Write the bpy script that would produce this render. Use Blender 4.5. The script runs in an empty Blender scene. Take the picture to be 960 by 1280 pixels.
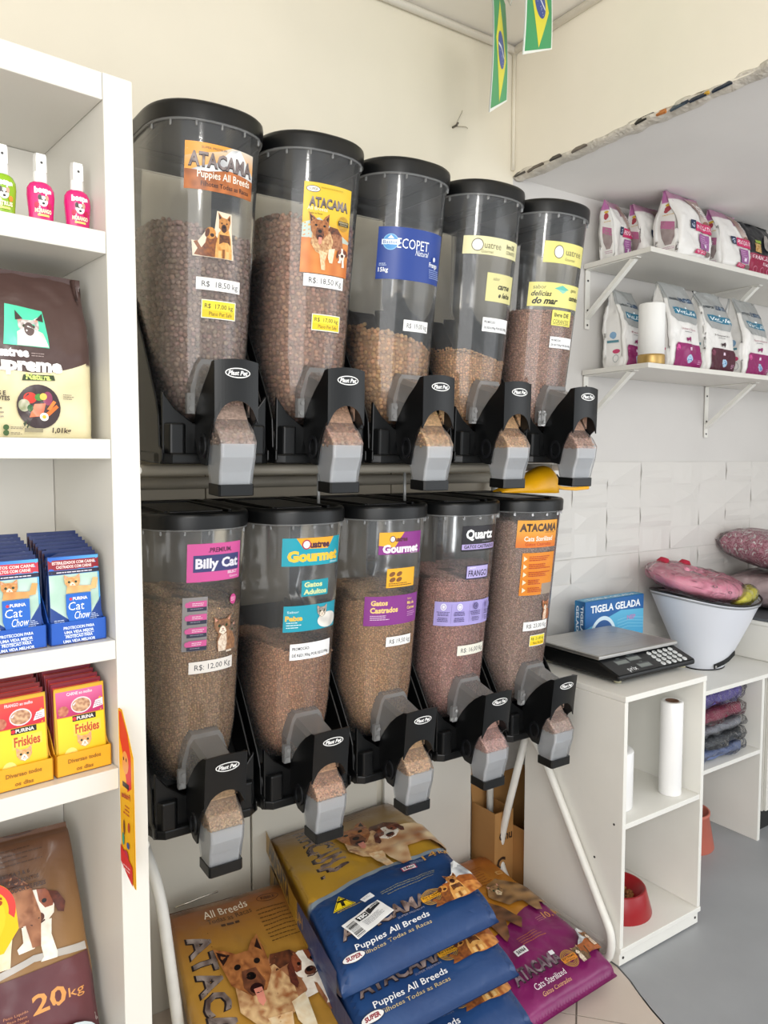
import bpy, bmesh, math, random
from math import sin, cos, pi, radians, sqrt
from mathutils import Vector, Matrix, Euler, noise
from mathutils.geometry import tessellate_polygon
random.seed(7)
scene = bpy.context.scene
COL = scene.collection
# ---------------------------------------------------------------- camera
cam_d = bpy.data.cameras.new('camera'); cam = bpy.data.objects.new('camera', cam_d); COL.objects.link(cam)
cam.location = (0.0, -2.0, 1.5)
cam.rotation_euler = Euler((radians(90 - 3.9), 0, radians(-34.0)), 'XYZ')
cam_d.sensor_fit = 'VERTICAL'; cam_d.sensor_height = 24.0; cam_d.lens = 24.0 * 950.0 / 1280.0
cam_d.clip_start = 0.02; cam_d.clip_end = 100
scene.camera = cam
# ---------------------------------------------------------------- world, lights, exposure
world = bpy.data.worlds.new('world'); scene.world = world; world.use_nodes = True
wb = world.node_tree.nodes['Background']; wb.inputs[0].default_value = (0.93, 0.97, 1.0, 1); wb.inputs[1].default_value = 1.15
def area_light(name, loc, target, sx, sy, power, col=(1, 1, 1)):
    d = bpy.data.lights.new(name, 'AREA'); d.shape = 'RECTANGLE'; d.size = sx; d.size_y = sy; d.energy = power; d.color = col
    o = bpy.data.objects.new(name, d); COL.objects.link(o); o.location = loc
    o.rotation_euler = (Vector(target) - Vector(loc)).to_track_quat('-Z', 'Y').to_euler(); return o
area_light('shop_front_daylight', (-1.3, -4.3, 1.5), (1.4, 0, 1.9), 4.2, 2.2, 80, (1.0, 0.985, 0.96))
pl_ = bpy.data.lights.new('ceiling_fill', 'POINT'); pl_.energy = 34; pl_.shadow_soft_size = 0.15; pl_.color = (1.0, 0.97, 0.92)  # unseen point fill added behind the camera to brighten the ceiling
po_ = bpy.data.objects.new('ceiling_fill', pl_); COL.objects.link(po_); po_.location = (0.3, -2.7, 2.25)
area_light('right_area_light', (3.9, -3.2, 1.6), (2.6, 0, 1.2), 1.8, 2.2, 16, (0.95, 0.97, 1.0))  # soft area light at front right, aimed at the niche wall
scene.view_settings.view_transform = 'Standard'; scene.view_settings.look = 'None'
scene.view_settings.gamma = 1; scene.view_settings.use_curve_mapping = False
scene.view_settings.exposure = 0.15
scene.cycles.transparent_max_bounces = 32
# ---------------------------------------------------------------- colour and materials
def lin(c):
    if isinstance(c, str):
        c = c.lstrip('#'); c = [int(c[i:i + 2], 16) / 255 for i in (0, 2, 4)]
    return tuple(((x + 0.055) / 1.055) ** 2.4 if x > 0.04045 else x / 12.92 for x in c)
MATS = {}
def nd(nt, t, **k):
    n = nt.nodes.new(t)
    for a, b in k.items(): setattr(n, a, b)
    return n
def mat(name, col, rough=0.5, metal=0.0, spec=0.5, var=0.06, scale=8.0, bump=0.0, bscale=60.0, aniso=(1, 1, 1), coat=0.0, dist=0.002):
    if name in MATS: return MATS[name]
    m = bpy.data.materials.new(name); m.use_nodes = True; nt = m.node_tree; b = nt.nodes['Principled BSDF']
    b.inputs['Roughness'].default_value = rough; b.inputs['Metallic'].default_value = metal
    b.inputs['Specular IOR Level'].default_value = spec; b.inputs['Coat Weight'].default_value = coat
    c = lin(col); tc = nd(nt, 'ShaderNodeTexCoord'); mp = nd(nt, 'ShaderNodeMapping'); mp.inputs['Scale'].default_value = aniso
    nt.links.new(tc.outputs['Object'], mp.inputs[0])
    n = nd(nt, 'ShaderNodeTexNoise'); n.inputs['Scale'].default_value = scale; n.inputs['Detail'].default_value = 4
    nt.links.new(mp.outputs[0], n.inputs['Vector'])
    r = nd(nt, 'ShaderNodeValToRGB'); r.color_ramp.elements[0].position = 0.3; r.color_ramp.elements[1].position = 0.7
    r.color_ramp.elements[0].color = (*[x * (1 - var) for x in c], 1); r.color_ramp.elements[1].color = (*[min(1, x * (1 + var)) for x in c], 1)
    nt.links.new(n.outputs['Fac'], r.inputs[0]); nt.links.new(r.outputs[0], b.inputs['Base Color'])
    if bump:
        n2 = nd(nt, 'ShaderNodeTexNoise'); n2.inputs['Scale'].default_value = bscale; n2.inputs['Detail'].default_value = 5
        nt.links.new(mp.outputs[0], n2.inputs['Vector'])
        bp = nd(nt, 'ShaderNodeBump'); bp.inputs['Strength'].default_value = bump; bp.inputs['Distance'].default_value = dist
        nt.links.new(n2.outputs['Fac'], bp.inputs['Height']); nt.links.new(bp.outputs[0], b.inputs['Normal'])
    MATS[name] = m; return m
def vcmat(name, rough=0.4, bump=0.0, bscale=25.0, dist=0.01, spec=0.5, metal=0.0):
    if name in MATS: return MATS[name]
    m = bpy.data.materials.new(name); m.use_nodes = True; nt = m.node_tree; b = nt.nodes['Principled BSDF']
    b.inputs['Roughness'].default_value = rough; b.inputs['Specular IOR Level'].default_value = spec; b.inputs['Metallic'].default_value = metal
    a = nd(nt, 'ShaderNodeAttribute', attribute_name='Col'); nt.links.new(a.outputs['Color'], b.inputs['Base Color'])
    if bump:
        tc = nd(nt, 'ShaderNodeTexCoord'); n2 = nd(nt, 'ShaderNodeTexNoise'); n2.inputs['Scale'].default_value = bscale; n2.inputs['Detail'].default_value = 3
        n2.inputs['Distortion'].default_value = 1.2
        nt.links.new(tc.outputs['Object'], n2.inputs['Vector'])
        bp = nd(nt, 'ShaderNodeBump'); bp.inputs['Strength'].default_value = bump; bp.inputs['Distance'].default_value = dist
        nt.links.new(n2.outputs['Fac'], bp.inputs['Height']); nt.links.new(bp.outputs[0], b.inputs['Normal'])
    MATS[name] = m; return m
def clear(name, tint=(0.86, 0.87, 0.88), haze=0.12, hcol=(0.8, 0.82, 0.84), rough=0.12, ior=1.45, bump=0.0, bscale=20, wr=0.003):
    if name in MATS: return MATS[name]
    m = bpy.data.materials.new(name); m.use_nodes = True; nt = m.node_tree; nt.nodes.clear(); L = nt.links.new
    out = nd(nt, 'ShaderNodeOutputMaterial'); t = nd(nt, 'ShaderNodeBsdfTransparent'); t.inputs[0].default_value = (*tint, 1)
    d = nd(nt, 'ShaderNodeBsdfDiffuse'); d.inputs[0].default_value = (*hcol, 1)
    tl = nd(nt, 'ShaderNodeBsdfTranslucent'); tl.inputs[0].default_value = (*hcol, 1)
    md = nd(nt, 'ShaderNodeMixShader'); md.inputs[0].default_value = 0.4; L(d.outputs[0], md.inputs[1]); L(tl.outputs[0], md.inputs[2])
    m1 = nd(nt, 'ShaderNodeMixShader'); m1.inputs[0].default_value = haze; L(t.outputs[0], m1.inputs[1]); L(md.outputs[0], m1.inputs[2])
    g = nd(nt, 'ShaderNodeBsdfGlossy'); g.inputs['Roughness'].default_value = rough; g.inputs['Color'].default_value = (1, 1, 1, 1)
    fr = nd(nt, 'ShaderNodeFresnel'); fr.inputs['IOR'].default_value = ior
    m2 = nd(nt, 'ShaderNodeMixShader'); L(fr.outputs[0], m2.inputs[0]); L(m1.outputs[0], m2.inputs[1]); L(g.outputs[0], m2.inputs[2])
    if bump:
        tc = nd(nt, 'ShaderNodeTexCoord'); n2 = nd(nt, 'ShaderNodeTexNoise'); n2.inputs['Scale'].default_value = bscale; n2.inputs['Detail'].default_value = 4
        n2.inputs['Distortion'].default_value = 1.5
        L(tc.outputs['Object'], n2.inputs['Vector'])
        bp = nd(nt, 'ShaderNodeBump'); bp.inputs['Strength'].default_value = bump; bp.inputs['Distance'].default_value = wr
        L(n2.outputs['Fac'], bp.inputs['Height'])
        for q in (g, fr, d): L(bp.outputs[0], q.inputs['Normal'])
    L(m2.outputs[0], out.inputs[0]); MATS[name] = m; return m
WHITE = mat('white_melamine', '#dbd8d0', 0.35, var=0.012, scale=3)
WHITE_B = mat('aged_white_board', '#e6e4dd', 0.42, var=0.03, scale=4)
BLACK = mat('black_plastic', '#0d0e0f', 0.33, spec=0.38, var=0.1, bump=0.1, bscale=400, dist=0.0004)
DGREY = mat('grey_black_plastic', '#141518', 0.36, var=0.08)
TUBEW = mat('white_painted_tube', '#e4e2db', 0.35, var=0.05, scale=20)
STEEL = mat('brushed_steel', '#b9b7b3', 0.33, metal=0.85, var=0.07, scale=9, aniso=(1, 14, 1))
TANK = clear('clear_tank_plastic', tint=(0.86, 0.86, 0.86), haze=0.085, hcol=(0.70, 0.72, 0.74), rough=0.10, ior=1.5, bump=0.08, bscale=9)
CHUTEC = clear('clear_chute_plastic', tint=(0.93, 0.94, 0.95), haze=0.14, hcol=(0.84, 0.87, 0.9), rough=0.14)
FROST = clear('frosted_plastic', tint=(0.85, 0.88, 0.90), haze=0.74, hcol=(0.95, 0.96, 0.98), rough=0.16, bump=0.3, bscale=60)
COLLAR = clear('clear_collar_plastic', tint=(0.8, 0.8, 0.8), haze=0.28, hcol=(0.78, 0.79, 0.79), rough=0.2)
WRAP = clear('clear_wrap_film', tint=(0.97, 0.97, 0.97), haze=0.03, hcol=(0.9, 0.9, 0.9), rough=0.1, ior=1.35, bump=1.0, bscale=22, wr=0.02)
PRINT = vcmat('printed_label', 0.38)
FOIL = vcmat('printed_bag_film', 0.30, bump=0.35, bscale=11, dist=0.012)
FOILP = vcmat('printed_bag_ink', 0.30, bump=0.25, bscale=11, dist=0.010)
CARD = vcmat('printed_card', 0.45)
# ---------------------------------------------------------------- objects
def tagit(o, label=None, cat=None, group=None, kind=None):
    if label: o['label'] = label
    if cat: o['category'] = cat
    if group: o['group'] = group
    if kind: o['kind'] = kind
    return o
def thing(name, label, cat, loc=(0, 0, 0), rot=(0, 0, 0), group=None):
    o = bpy.data.objects.new(name, None); COL.objects.link(o); o.location = loc; o.rotation_euler = rot
    o.empty_display_size = 0.05
    return tagit(o, label, cat, group)
def link(name, me, m, parent=None, smooth=False):
    if m is not None and not me.materials: me.materials.append(m)
    if smooth: me.shade_smooth()
    o = bpy.data.objects.new(name, me); COL.objects.link(o)
    if parent: o.parent = parent
    return o
def copy_tree(o, parent=None):
    c = o.copy(); COL.objects.link(c)
    if parent: c.parent = parent
    for ch in o.children: copy_tree(ch, c)
    return c
def bevel(o, w=0.003, seg=2):
    b = o.modifiers.new('bevel', 'BEVEL'); b.width = w; b.segments = seg; b.limit_method = 'ANGLE'; b.angle_limit = radians(40); b.harden_normals = False
    return o
class G:
    """collects shapes into one mesh"""
    def __init__(s): s.v = []; s.f = []; s.sm = []
    def add(s, vs, fs, sm=False):
        n = len(s.v); s.v += [tuple(v) for v in vs]; s.f += [tuple(i + n for i in f) for f in fs]; s.sm += [sm] * len(fs); return s
    def box(s, x0, x1, y0, y1, z0, z1):
        return s.add([(x0, y0, z0), (x1, y0, z0), (x1, y1, z0), (x0, y1, z0), (x0, y0, z1), (x1, y0, z1), (x1, y1, z1), (x0, y1, z1)],
                     [(0, 3, 2, 1), (4, 5, 6, 7), (0, 1, 5, 4), (1, 2, 6, 5), (2, 3, 7, 6), (3, 0, 4, 7)])
    def prism(s, pts, a0, a1, axis='x'):
        n = len(pts)
        def mk(a, p): return {'x': (a, p[0], p[1]), 'y': (p[0], a, p[1]), 'z': (p[0], p[1], a)}[axis]
        vs = [mk(a0, p) for p in pts] + [mk(a1, p) for p in pts]
        fs = [tuple(range(n)), tuple(range(2 * n - 1, n - 1, -1))] + [(i, i + n, (i + 1) % n + n, (i + 1) % n) for i in range(n)]
        return s.add(vs, fs)
    def loft(s, rings, close=True, cap0=True, cap1=True, sm=True):
        n = len(rings[0]); vs = [p for r in rings for p in r]; fs = []
        for k in range(len(rings) - 1):
            for i in range(n if close else n - 1):
                j = (i + 1) % n; fs.append((k * n + i, k * n + j, (k + 1) * n + j, (k + 1) * n + i))
        s.add(vs, fs, sm)
        if cap0: s.add(rings[0], [tuple(range(n - 1, -1, -1))])
        if cap1: s.add(rings[-1], [tuple(range(n))])
        return s
    def tube(s, path, r, n=12, cap=True):
        path = [Vector(p) for p in path]; rings = []; up = None
        for i, p in enumerate(path):
            t = (path[min(i + 1, len(path) - 1)] - path[max(i - 1, 0)]).normalized()
            if up is None: up = t.orthogonal().normalized()
            up = (up - t * up.dot(t)).normalized(); w = t.cross(up)
            rr = r[i] if isinstance(r, (list, tuple)) else r
            rings.append([tuple(p + up * rr * cos(a) + w * rr * sin(a)) for a in [2 * pi * k / n for k in range(n)]])
        return s.loft(rings, cap0=cap, cap1=cap)
    def lathe(s, prof, c=(0, 0, 0), n=28, sx=1, sy=1, cap=True):
        rings = [[(c[0] + r * sx * cos(2 * pi * k / n), c[1] + r * sy * sin(2 * pi * k / n), c[2] + z) for k in range(n)] for r, z in prof]
        return s.loft(rings, cap0=cap, cap1=cap)
    def mesh(s, name):
        me = bpy.data.meshes.new(name); me.from_pydata(s.v, [], s.f)
        me.polygons.foreach_set('use_smooth', s.sm); me.update(); return me
    def obj(s, name, m, parent=None, bev=0):
        bm = bmesh.new(); me = s.mesh(name); bm.from_mesh(me); bmesh.ops.remove_doubles(bm, verts=bm.verts, dist=1e-6) if len(s.v) < 20000 else None
        bmesh.ops.recalc_face_normals(bm, faces=bm.faces); bm.to_mesh(me); bm.free()
        o = link(name, me, m, parent)
        if bev: bevel(o, bev)
        return o
def box(name, m, x0, x1, y0, y1, z0, z1, parent=None, bev=0.0015): return G().box(x0, x1, y0, y1, z0, z1).obj(name, m, parent, bev)
def fillet(path, r, n=6):
    path = [Vector(p) for p in path]; out = [path[0]]
    for a, b, c in zip(path, path[1:], path[2:]):
        d1 = (a - b).normalized(); d2 = (c - b).normalized(); q = min(r, (a - b).length * .45, (c - b).length * .45)
        p0 = b + d1 * q; p2 = b + d2 * q
        for k in range(n + 1):
            t = k / n; out.append(p0 * (1 - t) ** 2 + b * 2 * t * (1 - t) + p2 * t * t)
    out.append(path[-1]); return out
# ---------------------------------------------------------------- flat print laid on surfaces
TXT = {}
def glyphs(s, bold=0.0, shear=0.0):
    k = (s, bold, shear)
    if k not in TXT:
        cu = bpy.data.curves.new('t', 'FONT'); cu.body = s; cu.size = 1; cu.offset = bold; cu.shear = shear; cu.resolution_u = 2
        cu.fill_mode = 'BOTH' if False else 'FRONT'
        o = bpy.data.objects.new('t', cu); me = bpy.data.meshes.new_from_object(o)
        me.calc_loop_triangles()
        vs = [(v.co.x, v.co.y) for v in me.vertices]; ts = [tuple(t.vertices) for t in me.loop_triangles]
        bpy.data.objects.remove(o); bpy.data.curves.remove(cu); bpy.data.meshes.remove(me)
        x0 = min((v[0] for v in vs), default=0); x1 = max((v[0] for v in vs), default=1)
        TXT[k] = (vs, ts, x0, x1)
    return TXT[k]
def mixc(a, b, t): return tuple(a[i] * (1 - t) + b[i] * t for i in range(3))
def nz(c1, c2, fr=60.0, bias=0.0, ax=1.0, ay=1.0):
    a = lin(c1); b = lin(c2)
    def f(x, y):
        t = 0.5 + bias + 0.9 * noise.noise(Vector((x * fr * ax, y * fr * ay, 3.3))); return mixc(a, b, min(1, max(0, t)))
    return f
def gr(c1, c2, y0, y1, axis=1):
    a = lin(c1); b = lin(c2)
    def f(x, y):
        t = ((x, y)[axis] - y0) / (y1 - y0); t = min(1, max(0, t)); return mixc(a, b, t * t * (3 - 2 * t))
    return f
class Pr:
    """flat artwork in metres; every shape lies a hair above the one before it"""
    def __init__(s, thr=0.02): s.t = []; s.k = 0; s.thr = thr; s.M = [(0, 0, 1, 1, 0)]
    def push(s, cx, cy, sc, rot=0, sx=None): s.M.append((cx, cy, sx if sx is not None else sc, sc, rot)); return s
    def pop(s): s.M.pop(); return s
    def X(s, x, y):
        for cx, cy, sx, sy, r in reversed(s.M):
            x, y = x * sx, y * sy; x, y = x * cos(r) - y * sin(r) + cx, x * sin(r) + y * cos(r) + cy
        return x, y
    def tris(s, vs, ts, col, thr=None):
        if isinstance(col, str): col = lin(col)
        s.k += 1; vs = [s.X(*v) for v in vs]; th = (thr or s.thr) ** 2
        st = [(vs[a], vs[b], vs[c]) for a, b, c in ts]
        while st:
            a, b, c = st.pop()
            d = [(a[0] - b[0]) ** 2 + (a[1] - b[1]) ** 2, (b[0] - c[0]) ** 2 + (b[1] - c[1]) ** 2, (c[0] - a[0]) ** 2 + (c[1] - a[1]) ** 2]
            m = max(d)
            if m > th:
                if m == d[1]: a, b, c = b, c, a
                elif m == d[2]: a, b, c = c, a, b
                h = ((a[0] + b[0]) / 2, (a[1] + b[1]) / 2); st.append((a, h, c)); st.append((h, b, c))
            else: s.t.append((a, b, c, col, s.k))
        return s
    def poly(s, pts, col, thr=None):
        ts = tessellate_polygon([[Vector((p[0], p[1], 0)) for p in pts]]); return s.tris(pts, ts, col, thr)
    def rect(s, x0, y0, x1, y1, col, thr=None): return s.tris([(x0, y0), (x1, y0), (x1, y1), (x0, y1)], [(0, 1, 2), (0, 2, 3)], col, thr)
    def ell(s, cx, cy, rx, ry, col, rot=0, n=20, thr=None):
        pts = [(cx + rx * cos(a) * cos(rot) - ry * sin(a) * sin(rot), cy + rx * cos(a) * sin(rot) + ry * sin(a) * cos(rot)) for a in [2 * pi * k / n for k in range(n)]]
        return s.tris([(cx, cy)] + pts, [(0, k + 1, (k + 1) % n + 1) for k in range(n)], col, thr)
    def ring(s, cx, cy, rx, ry, w, col, n=24):
        p = [(cx + (rx - q) * cos(2 * pi * k / n), cy + (ry - q) * sin(2 * pi * k / n)) for q in (0, w) for k in range(n)]
        return s.tris(p, [t for k in range(n) for t in ((k, (k + 1) % n, n + k), ((k + 1) % n, n + (k + 1) % n, n + k))], col)
    def line(s, pts, w, col):
        vs = []; ts = []
        for (a, b), (c, d) in zip(pts, pts[1:]):
            l = sqrt((c - a) ** 2 + (d - b) ** 2) or 1; nx, ny = -(d - b) / l * w / 2, (c - a) / l * w / 2; n = len(vs)
            vs += [(a + nx, b + ny), (a - nx, b - ny), (c - nx, d - ny), (c + nx, d + ny)]; ts += [(n, n + 1, n + 2), (n, n + 2, n + 3)]
        return s.tris(vs, ts, col)
    def text(s, t, x, y, h, col, w=None, al='C', bold=0.0, shear=0.0, rot=0, arc=0):
        """cap height h, baseline at y"""
        vs, ts, x0, x1 = glyphs(t, bold, shear); sc = h / 0.70; L = x1 - x0; sx = (w / L) if w else sc
        o = {'C': -(x0 + x1) / 2, 'L': -x0, 'R': -x1}[al]
        s.push(x, y, 1, rot)
        s.tris([((vx + o) * sx, vy * sc + arc * (((vx + o) / L * 2) ** 2)) for vx, vy in vs], ts, col)
        return s.pop()
    def lines(s, x, y, w, n, h, gap, col, seed=1, al='L'):
        """rows of copy too small to read in the photograph, as broken strokes"""
        rnd = random.Random(seed)
        for i in range(n):
            ww = w * rnd.uniform(.7, 1); xx = x if al == 'L' else x - ww / 2; yy = y - i * gap; e = xx + ww
            while xx < e - h:
                q = min(e - xx, h * rnd.uniform(1.5, 5)); s.rect(xx, yy, xx + q, yy + h, col); xx += q + h * .6
        return s
    def build(s, name, S, m, parent=None, off0=0.0008, dk=0.00008):
        vs = []; cs = []; fs = []; idx = {}
        for a, b, c, col, k in s.t:
            f = []
            for p in (a, b, c):
                key = (round(p[0], 6), round(p[1], 6), k)
                i = idx.get(key)
                if i is None:
                    i = len(vs); idx[key] = i; vs.append(tuple(S(p[0], p[1], off0 + k * dk))); cs.append(col(p[0], p[1]) if callable(col) else col)
                f.append(i)
            if len(set(f)) == 3: fs.append(f)
        me = bpy.data.meshes.new(name); me.from_pydata(vs, [], fs)
        at = me.attributes.new('Col', 'FLOAT_COLOR', 'POINT'); flat = []
        for c in cs: flat += [c[0], c[1], c[2], 1.0]
        at.data.foreach_set('color', flat); me.update()
        return link(name, me, m, parent, smooth=True)
def plane_map(o, ux, uy):
    o, ux, uy = Vector(o), Vector(ux).normalized(), Vector(uy).normalized(); n = ux.cross(uy)
    return lambda x, y, off: o + ux * x + uy * y + n * off
def vcgrid(name, S, nu, nv, col, m, parent, close=False):
    """grid mesh from S(u,v) with vertex colours col(u,v)"""
    vs = []; cs = []; fs = []
    for j in range(nv + 1):
        for i in range(nu + 1): u, v = i / nu, j / nv; vs.append(tuple(S(u, v))); cs += [*col(u, v), 1.0]
    for j in range(nv):
        for i in range(nu): a = j * (nu + 1) + i; fs.append((a, a + 1, a + nu + 2, a + nu + 1))
    me = bpy.data.meshes.new(name); me.from_pydata(vs, [], fs); at = me.attributes.new('Col', 'FLOAT_COLOR', 'POINT'); at.data.foreach_set('color', cs)
    return link(name, me, m, parent, smooth=True)
# ---------------------------------------------------------------- printed pictures
def art_shepherd_sit(P, cx, cy, s):
    """sitting shepherd with a smaller brown dog beside it"""
    t = s / 14; P.push(cx, cy, s)
    P.poly([(-.5, .02), (-.42, .16), (-.52, .3), (-.44, .33), (-.33, .18), (-.24, .3), (-.2, .5), (-.06, .56), (.06, .42), (.06, 0), (-.3, 0)], nz('#5a2f22', '#a5622c', 60 / s * .3), t)
    P.ell(-.12, .52, .13, .13, nz('#b9752f', '#e0a050', 30 / s), thr=t); P.ell(-.2, .52, .05, .1, '#5b3220', rot=-.3); P.ell(-.08, .48, .05, .04, '#3a2018')
    P.poly([(0, 0), (.02, .3), (.08, .55), (.16, .66), (.34, .64), (.4, .45), (.44, .2), (.45, 0)], nz('#d08a3c', '#eebb70', 20 / s), t)
    P.poly([(.1, .3), (.1, .52), (.36, .52), (.4, .3), (.32, .36), (.2, .36)], nz('#3d2620', '#8b5226', 25 / s), t)
    P.poly([(.08, .66), (.08, .84), (.05, 1.0), (.16, .9), (.28, .88), (.36, .98), (.38, .82), (.34, .66), (.22, .56)], nz('#9b5f30', '#d39550', 25 / s), t)
    P.poly([(.08, .84), (.07, .96), (.14, .88)], '#4a2a20').poly([(.3, .87), (.355, .95), (.36, .82)], '#4a2a20')
    P.ell(.21, .66, .07, .09, '#4b2c22', thr=t).ell(.15, .77, .02, .018, '#201410').ell(.28, .77, .02, .018, '#201410').ell(.21, .69, .035, .028, '#140d0b')
    P.rect(.08, 0, .16, .16, '#ecc07c').rect(.28, 0, .36, .16, '#ecc07c').rect(.19, 0, .25, .2, '#8b5528'); P.pop()
def art_shepherd_walk(P, cx, cy, s, m=1):
    """shepherd coming forward, tongue out"""
    t = s / 16; P.push(cx, cy, s, 0, s * m); k = 1 / s
    P.poly([(.1, .2), (.1, .55), (.3, .78), (.55, .76), (.72, .6), (.78, .3), (.74, -.02), (.66, -.02), (.62, .22), (.45, .2)], nz('#7a4527', '#b9805a', 22 * k), t)
    P.poly([(.18, .55), (.3, .78), (.55, .76), (.7, .6), (.5, .62)], nz('#3d241d', '#7b452a', 25 * k), t)
    P.poly([(-.22, .6), (-.26, .3), (-.1, .1), (.12, .02), (.38, .12), (.42, .42), (.3, .66)], nz('#9a5a32', '#e3c08d', 20 * k), t)
    P.poly([(.0, .15), (.05, -.12), (.1, -.34), (.22, -.34), (.2, -.1), (.26, .1)], nz('#d9a873', '#f1dcb6', 20 * k), t)
    P.poly([(.3, .2), (.28, 0), (.34, -.14), (.44, -.14), (.46, 0), (.5, .25)], nz('#e3c9a0', '#f3e6cb', 20 * k), t)
    P.poly([(-.26, .6), (-.3, .82), (-.34, 1.06), (-.2, .98), (-.1, .9), (.06, .9), (.14, 1.0), (.26, 1.08), (.26, .84), (.24, .6), (.1, .42), (-.1, .42)], nz('#7d4527', '#bd7c46', 25 * k), t)
    P.poly([(-.28, .84), (-.32, 1.02), (-.17, .92)], '#2c1916').poly([(.16, .93), (.24, 1.03), (.23, .86)], '#2c1916')
    P.ell(-.13, .76, .04, .03, '#170e0c').ell(.12, .76, .04, .03, '#170e0c')
    P.poly([(-.1, .7), (.08, .7), (.13, .52), (.04, .4), (-.08, .4), (-.14, .52)], nz('#4c2c22', '#875235', 30 * k), t)
    P.ell(-.01, .62, .06, .045, '#0f0a0a').ell(0, .47, .08, .06, '#2a1212').poly([(-.04, .47), (.06, .47), (.05, .32), (0, .28), (-.04, .33)], '#e08f7b'); P.pop()
def art_puppy(P, cx, cy, s, m=1, legs=True, c1='#7a3c28', c2='#9c5738'):
    """white puppy with brown ears"""
    t = s / 12; P.push(cx, cy, s, 0, s * m); k = 1 / s; W = nz('#e9d8c6', '#fbf3e6', 14 * k)
    if legs:
        P.poly([(-.3, .2), (-.3, -.1), (-.42, -.2), (-.4, -.3), (-.1, -.28), (-.06, 0), (.0, -.05), (.05, -.5), (-.02, -.58), (.3, -.6), (.32, -.5), (.25, -.1), (.3, .2)], W, t)
    P.poly([(-.42, .5), (-.3, .8), (-.05, .88), (.25, .84), (.42, .6), (.36, .3), (.15, .12), (-.15, .12), (-.36, .28)], W, t)
    P.poly([(-.42, .5), (-.3, .8), (-.14, .86), (-.1, .6), (-.2, .4), (-.36, .38)], nz(c1, c2, 25 * k), t)
    P.poly([(.42, .6), (.25, .84), (.08, .87), (.1, .62), (.2, .45), (.36, .45)], nz(c1, c2, 25 * k), t)
    P.poly([(-.34, .74), (-.52, .6), (-.62, .2), (-.52, .02), (-.42, .12), (-.38, .45)], nz('#43201a', '#70382a', 25 * k), t)
    P.poly([(.3, .78), (.5, .7), (.62, .45), (.56, .25), (.44, .3), (.38, .5)], nz('#43201a', '#70382a', 25 * k), t)
    P.ell(-.2, .56, .05, .045, '#150c0a').ell(.2, .6, .05, .045, '#150c0a').ell(.0, .3, .16, .11, '#5e3426').ell(.0, .34, .1, .065, '#120a0a')
    P.line([(-.15, .2), (0, .16), (.16, .22)], .03, '#43241c'); P.pop()
def art_cat(P, cx, cy, s, c1, c2, cb='#f3e4d0', body=True, m=1, tail=True):
    t = s / 14; P.push(cx, cy, s, 0, s * m); k = 1 / s; F = nz(c1, c2, 26 * k, 0, 1, .5)
    if body:
        P.poly([(-.22, 0), (-.26, .3), (-.2, .55), (.1, .6), (.3, .5), (.42, .25), (.42, 0)], F, t)
        P.poly([(-.2, 0), (-.22, .3), (-.1, .52), (.06, .5), (.08, .2), (.04, 0)], nz(cb, c2, 26 * k, -.2), t)
        if tail: P.line([(.36, .1), (.5, .25), (.52, .5), (.58, .72)], .07, c1)
    P.poly([(-.34, .7), (-.36, 1.02), (-.2, .92), (.04, .92), (.2, 1.03), (.2, .7), (.1, .52), (-.06, .46), (-.22, .52)], F, t)
    P.poly([(-.32, .86), (-.33, .98), (-.24, .9)], '#d79a86').poly([(.17, .87), (.18, .98), (.09, .9)], '#d79a86')
    P.poly([(-.2, .56), (-.16, .68), (-.08, .74), (0, .68), (.06, .56), (-.06, .47)], cb, t)
    P.ell(-.19, .74, .045, .045, '#2b3a20').ell(.05, .74, .045, .045, '#2b3a20').ell(-.07, .64, .03, .02, '#a9605a').line([(-.13, .56), (-.07, .6), (-.01, .56)], .015, '#5a3a30'); P.pop()
def art_mountain(P, x0, y0, x1, y1, sky='#b9c6c9', snow='#eef0ef', rock='#8d8f96', sand='#c07a3c'):
    w = x1 - x0; h = y1 - y0; t = w / 12
    P.poly([(x0, y0 + h * .35), (x0 + w * .2, y0 + h * .5), (x0 + w * .42, y0 + h * .62), (x0 + w * .62, y0 + h * .95), (x0 + w * .75, y1), (x0 + w * .9, y0 + h * .7), (x1, y0 + h * .55), (x1, y0 + h * .2), (x0, y0 + h * .2)], nz(rock, snow, 6 / w), t)
    P.poly([(x0 + w * .55, y0 + h * .75), (x0 + w * .75, y1), (x0 + w * .86, y0 + h * .78), (x0 + w * .76, y0 + h * .84), (x0 + w * .7, y0 + h * .76)], snow)
    P.poly([(x0, y0), (x0, y0 + h * .42), (x0 + w * .3, y0 + h * .4), (x0 + w * .6, y0 + h * .5), (x1, y0 + h * .42), (x1, y0)], nz(sand, '#8e4f26', 10 / w), t / 2)
def art_badge(P, cx, cy, r, band='#e0a02a', ink='#3b2a14', txt='EXTREME'):
    P.ring(cx, cy, r, r, r * .08, '#b98d3a').ring(cx, cy, r * .86, r * .86, r * .07, '#b98d3a').ring(cx, cy, r * .72, r * .72, r * .07, '#b98d3a').ring(cx, cy, r * .56, r * .56, r * .06, '#b98d3a')
    P.poly([(cx - r, cy - r * .3), (cx + r, cy - r * .3), (cx + r, cy + r * .32), (cx - r, cy + r * .32)], band)
    P.text(txt, cx, cy + r * .04, r * .2, ink, w=r * 1.7, bold=.02).text('NUTRITION', cx, cy - r * .24, r * .17, ink, w=r * 1.3)
def atacama(P, x, y, h, w, c='#54484a', hl='#9c8f8c'):
    P.text('ATACAMA', x, y - h * .06, h, '#2a2224', w=w * 1.01, bold=.05)
    P.text('ATACAMA', x, y, h, nz(c, hl, 40 / h * .08), w=w, bold=.03)
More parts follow.
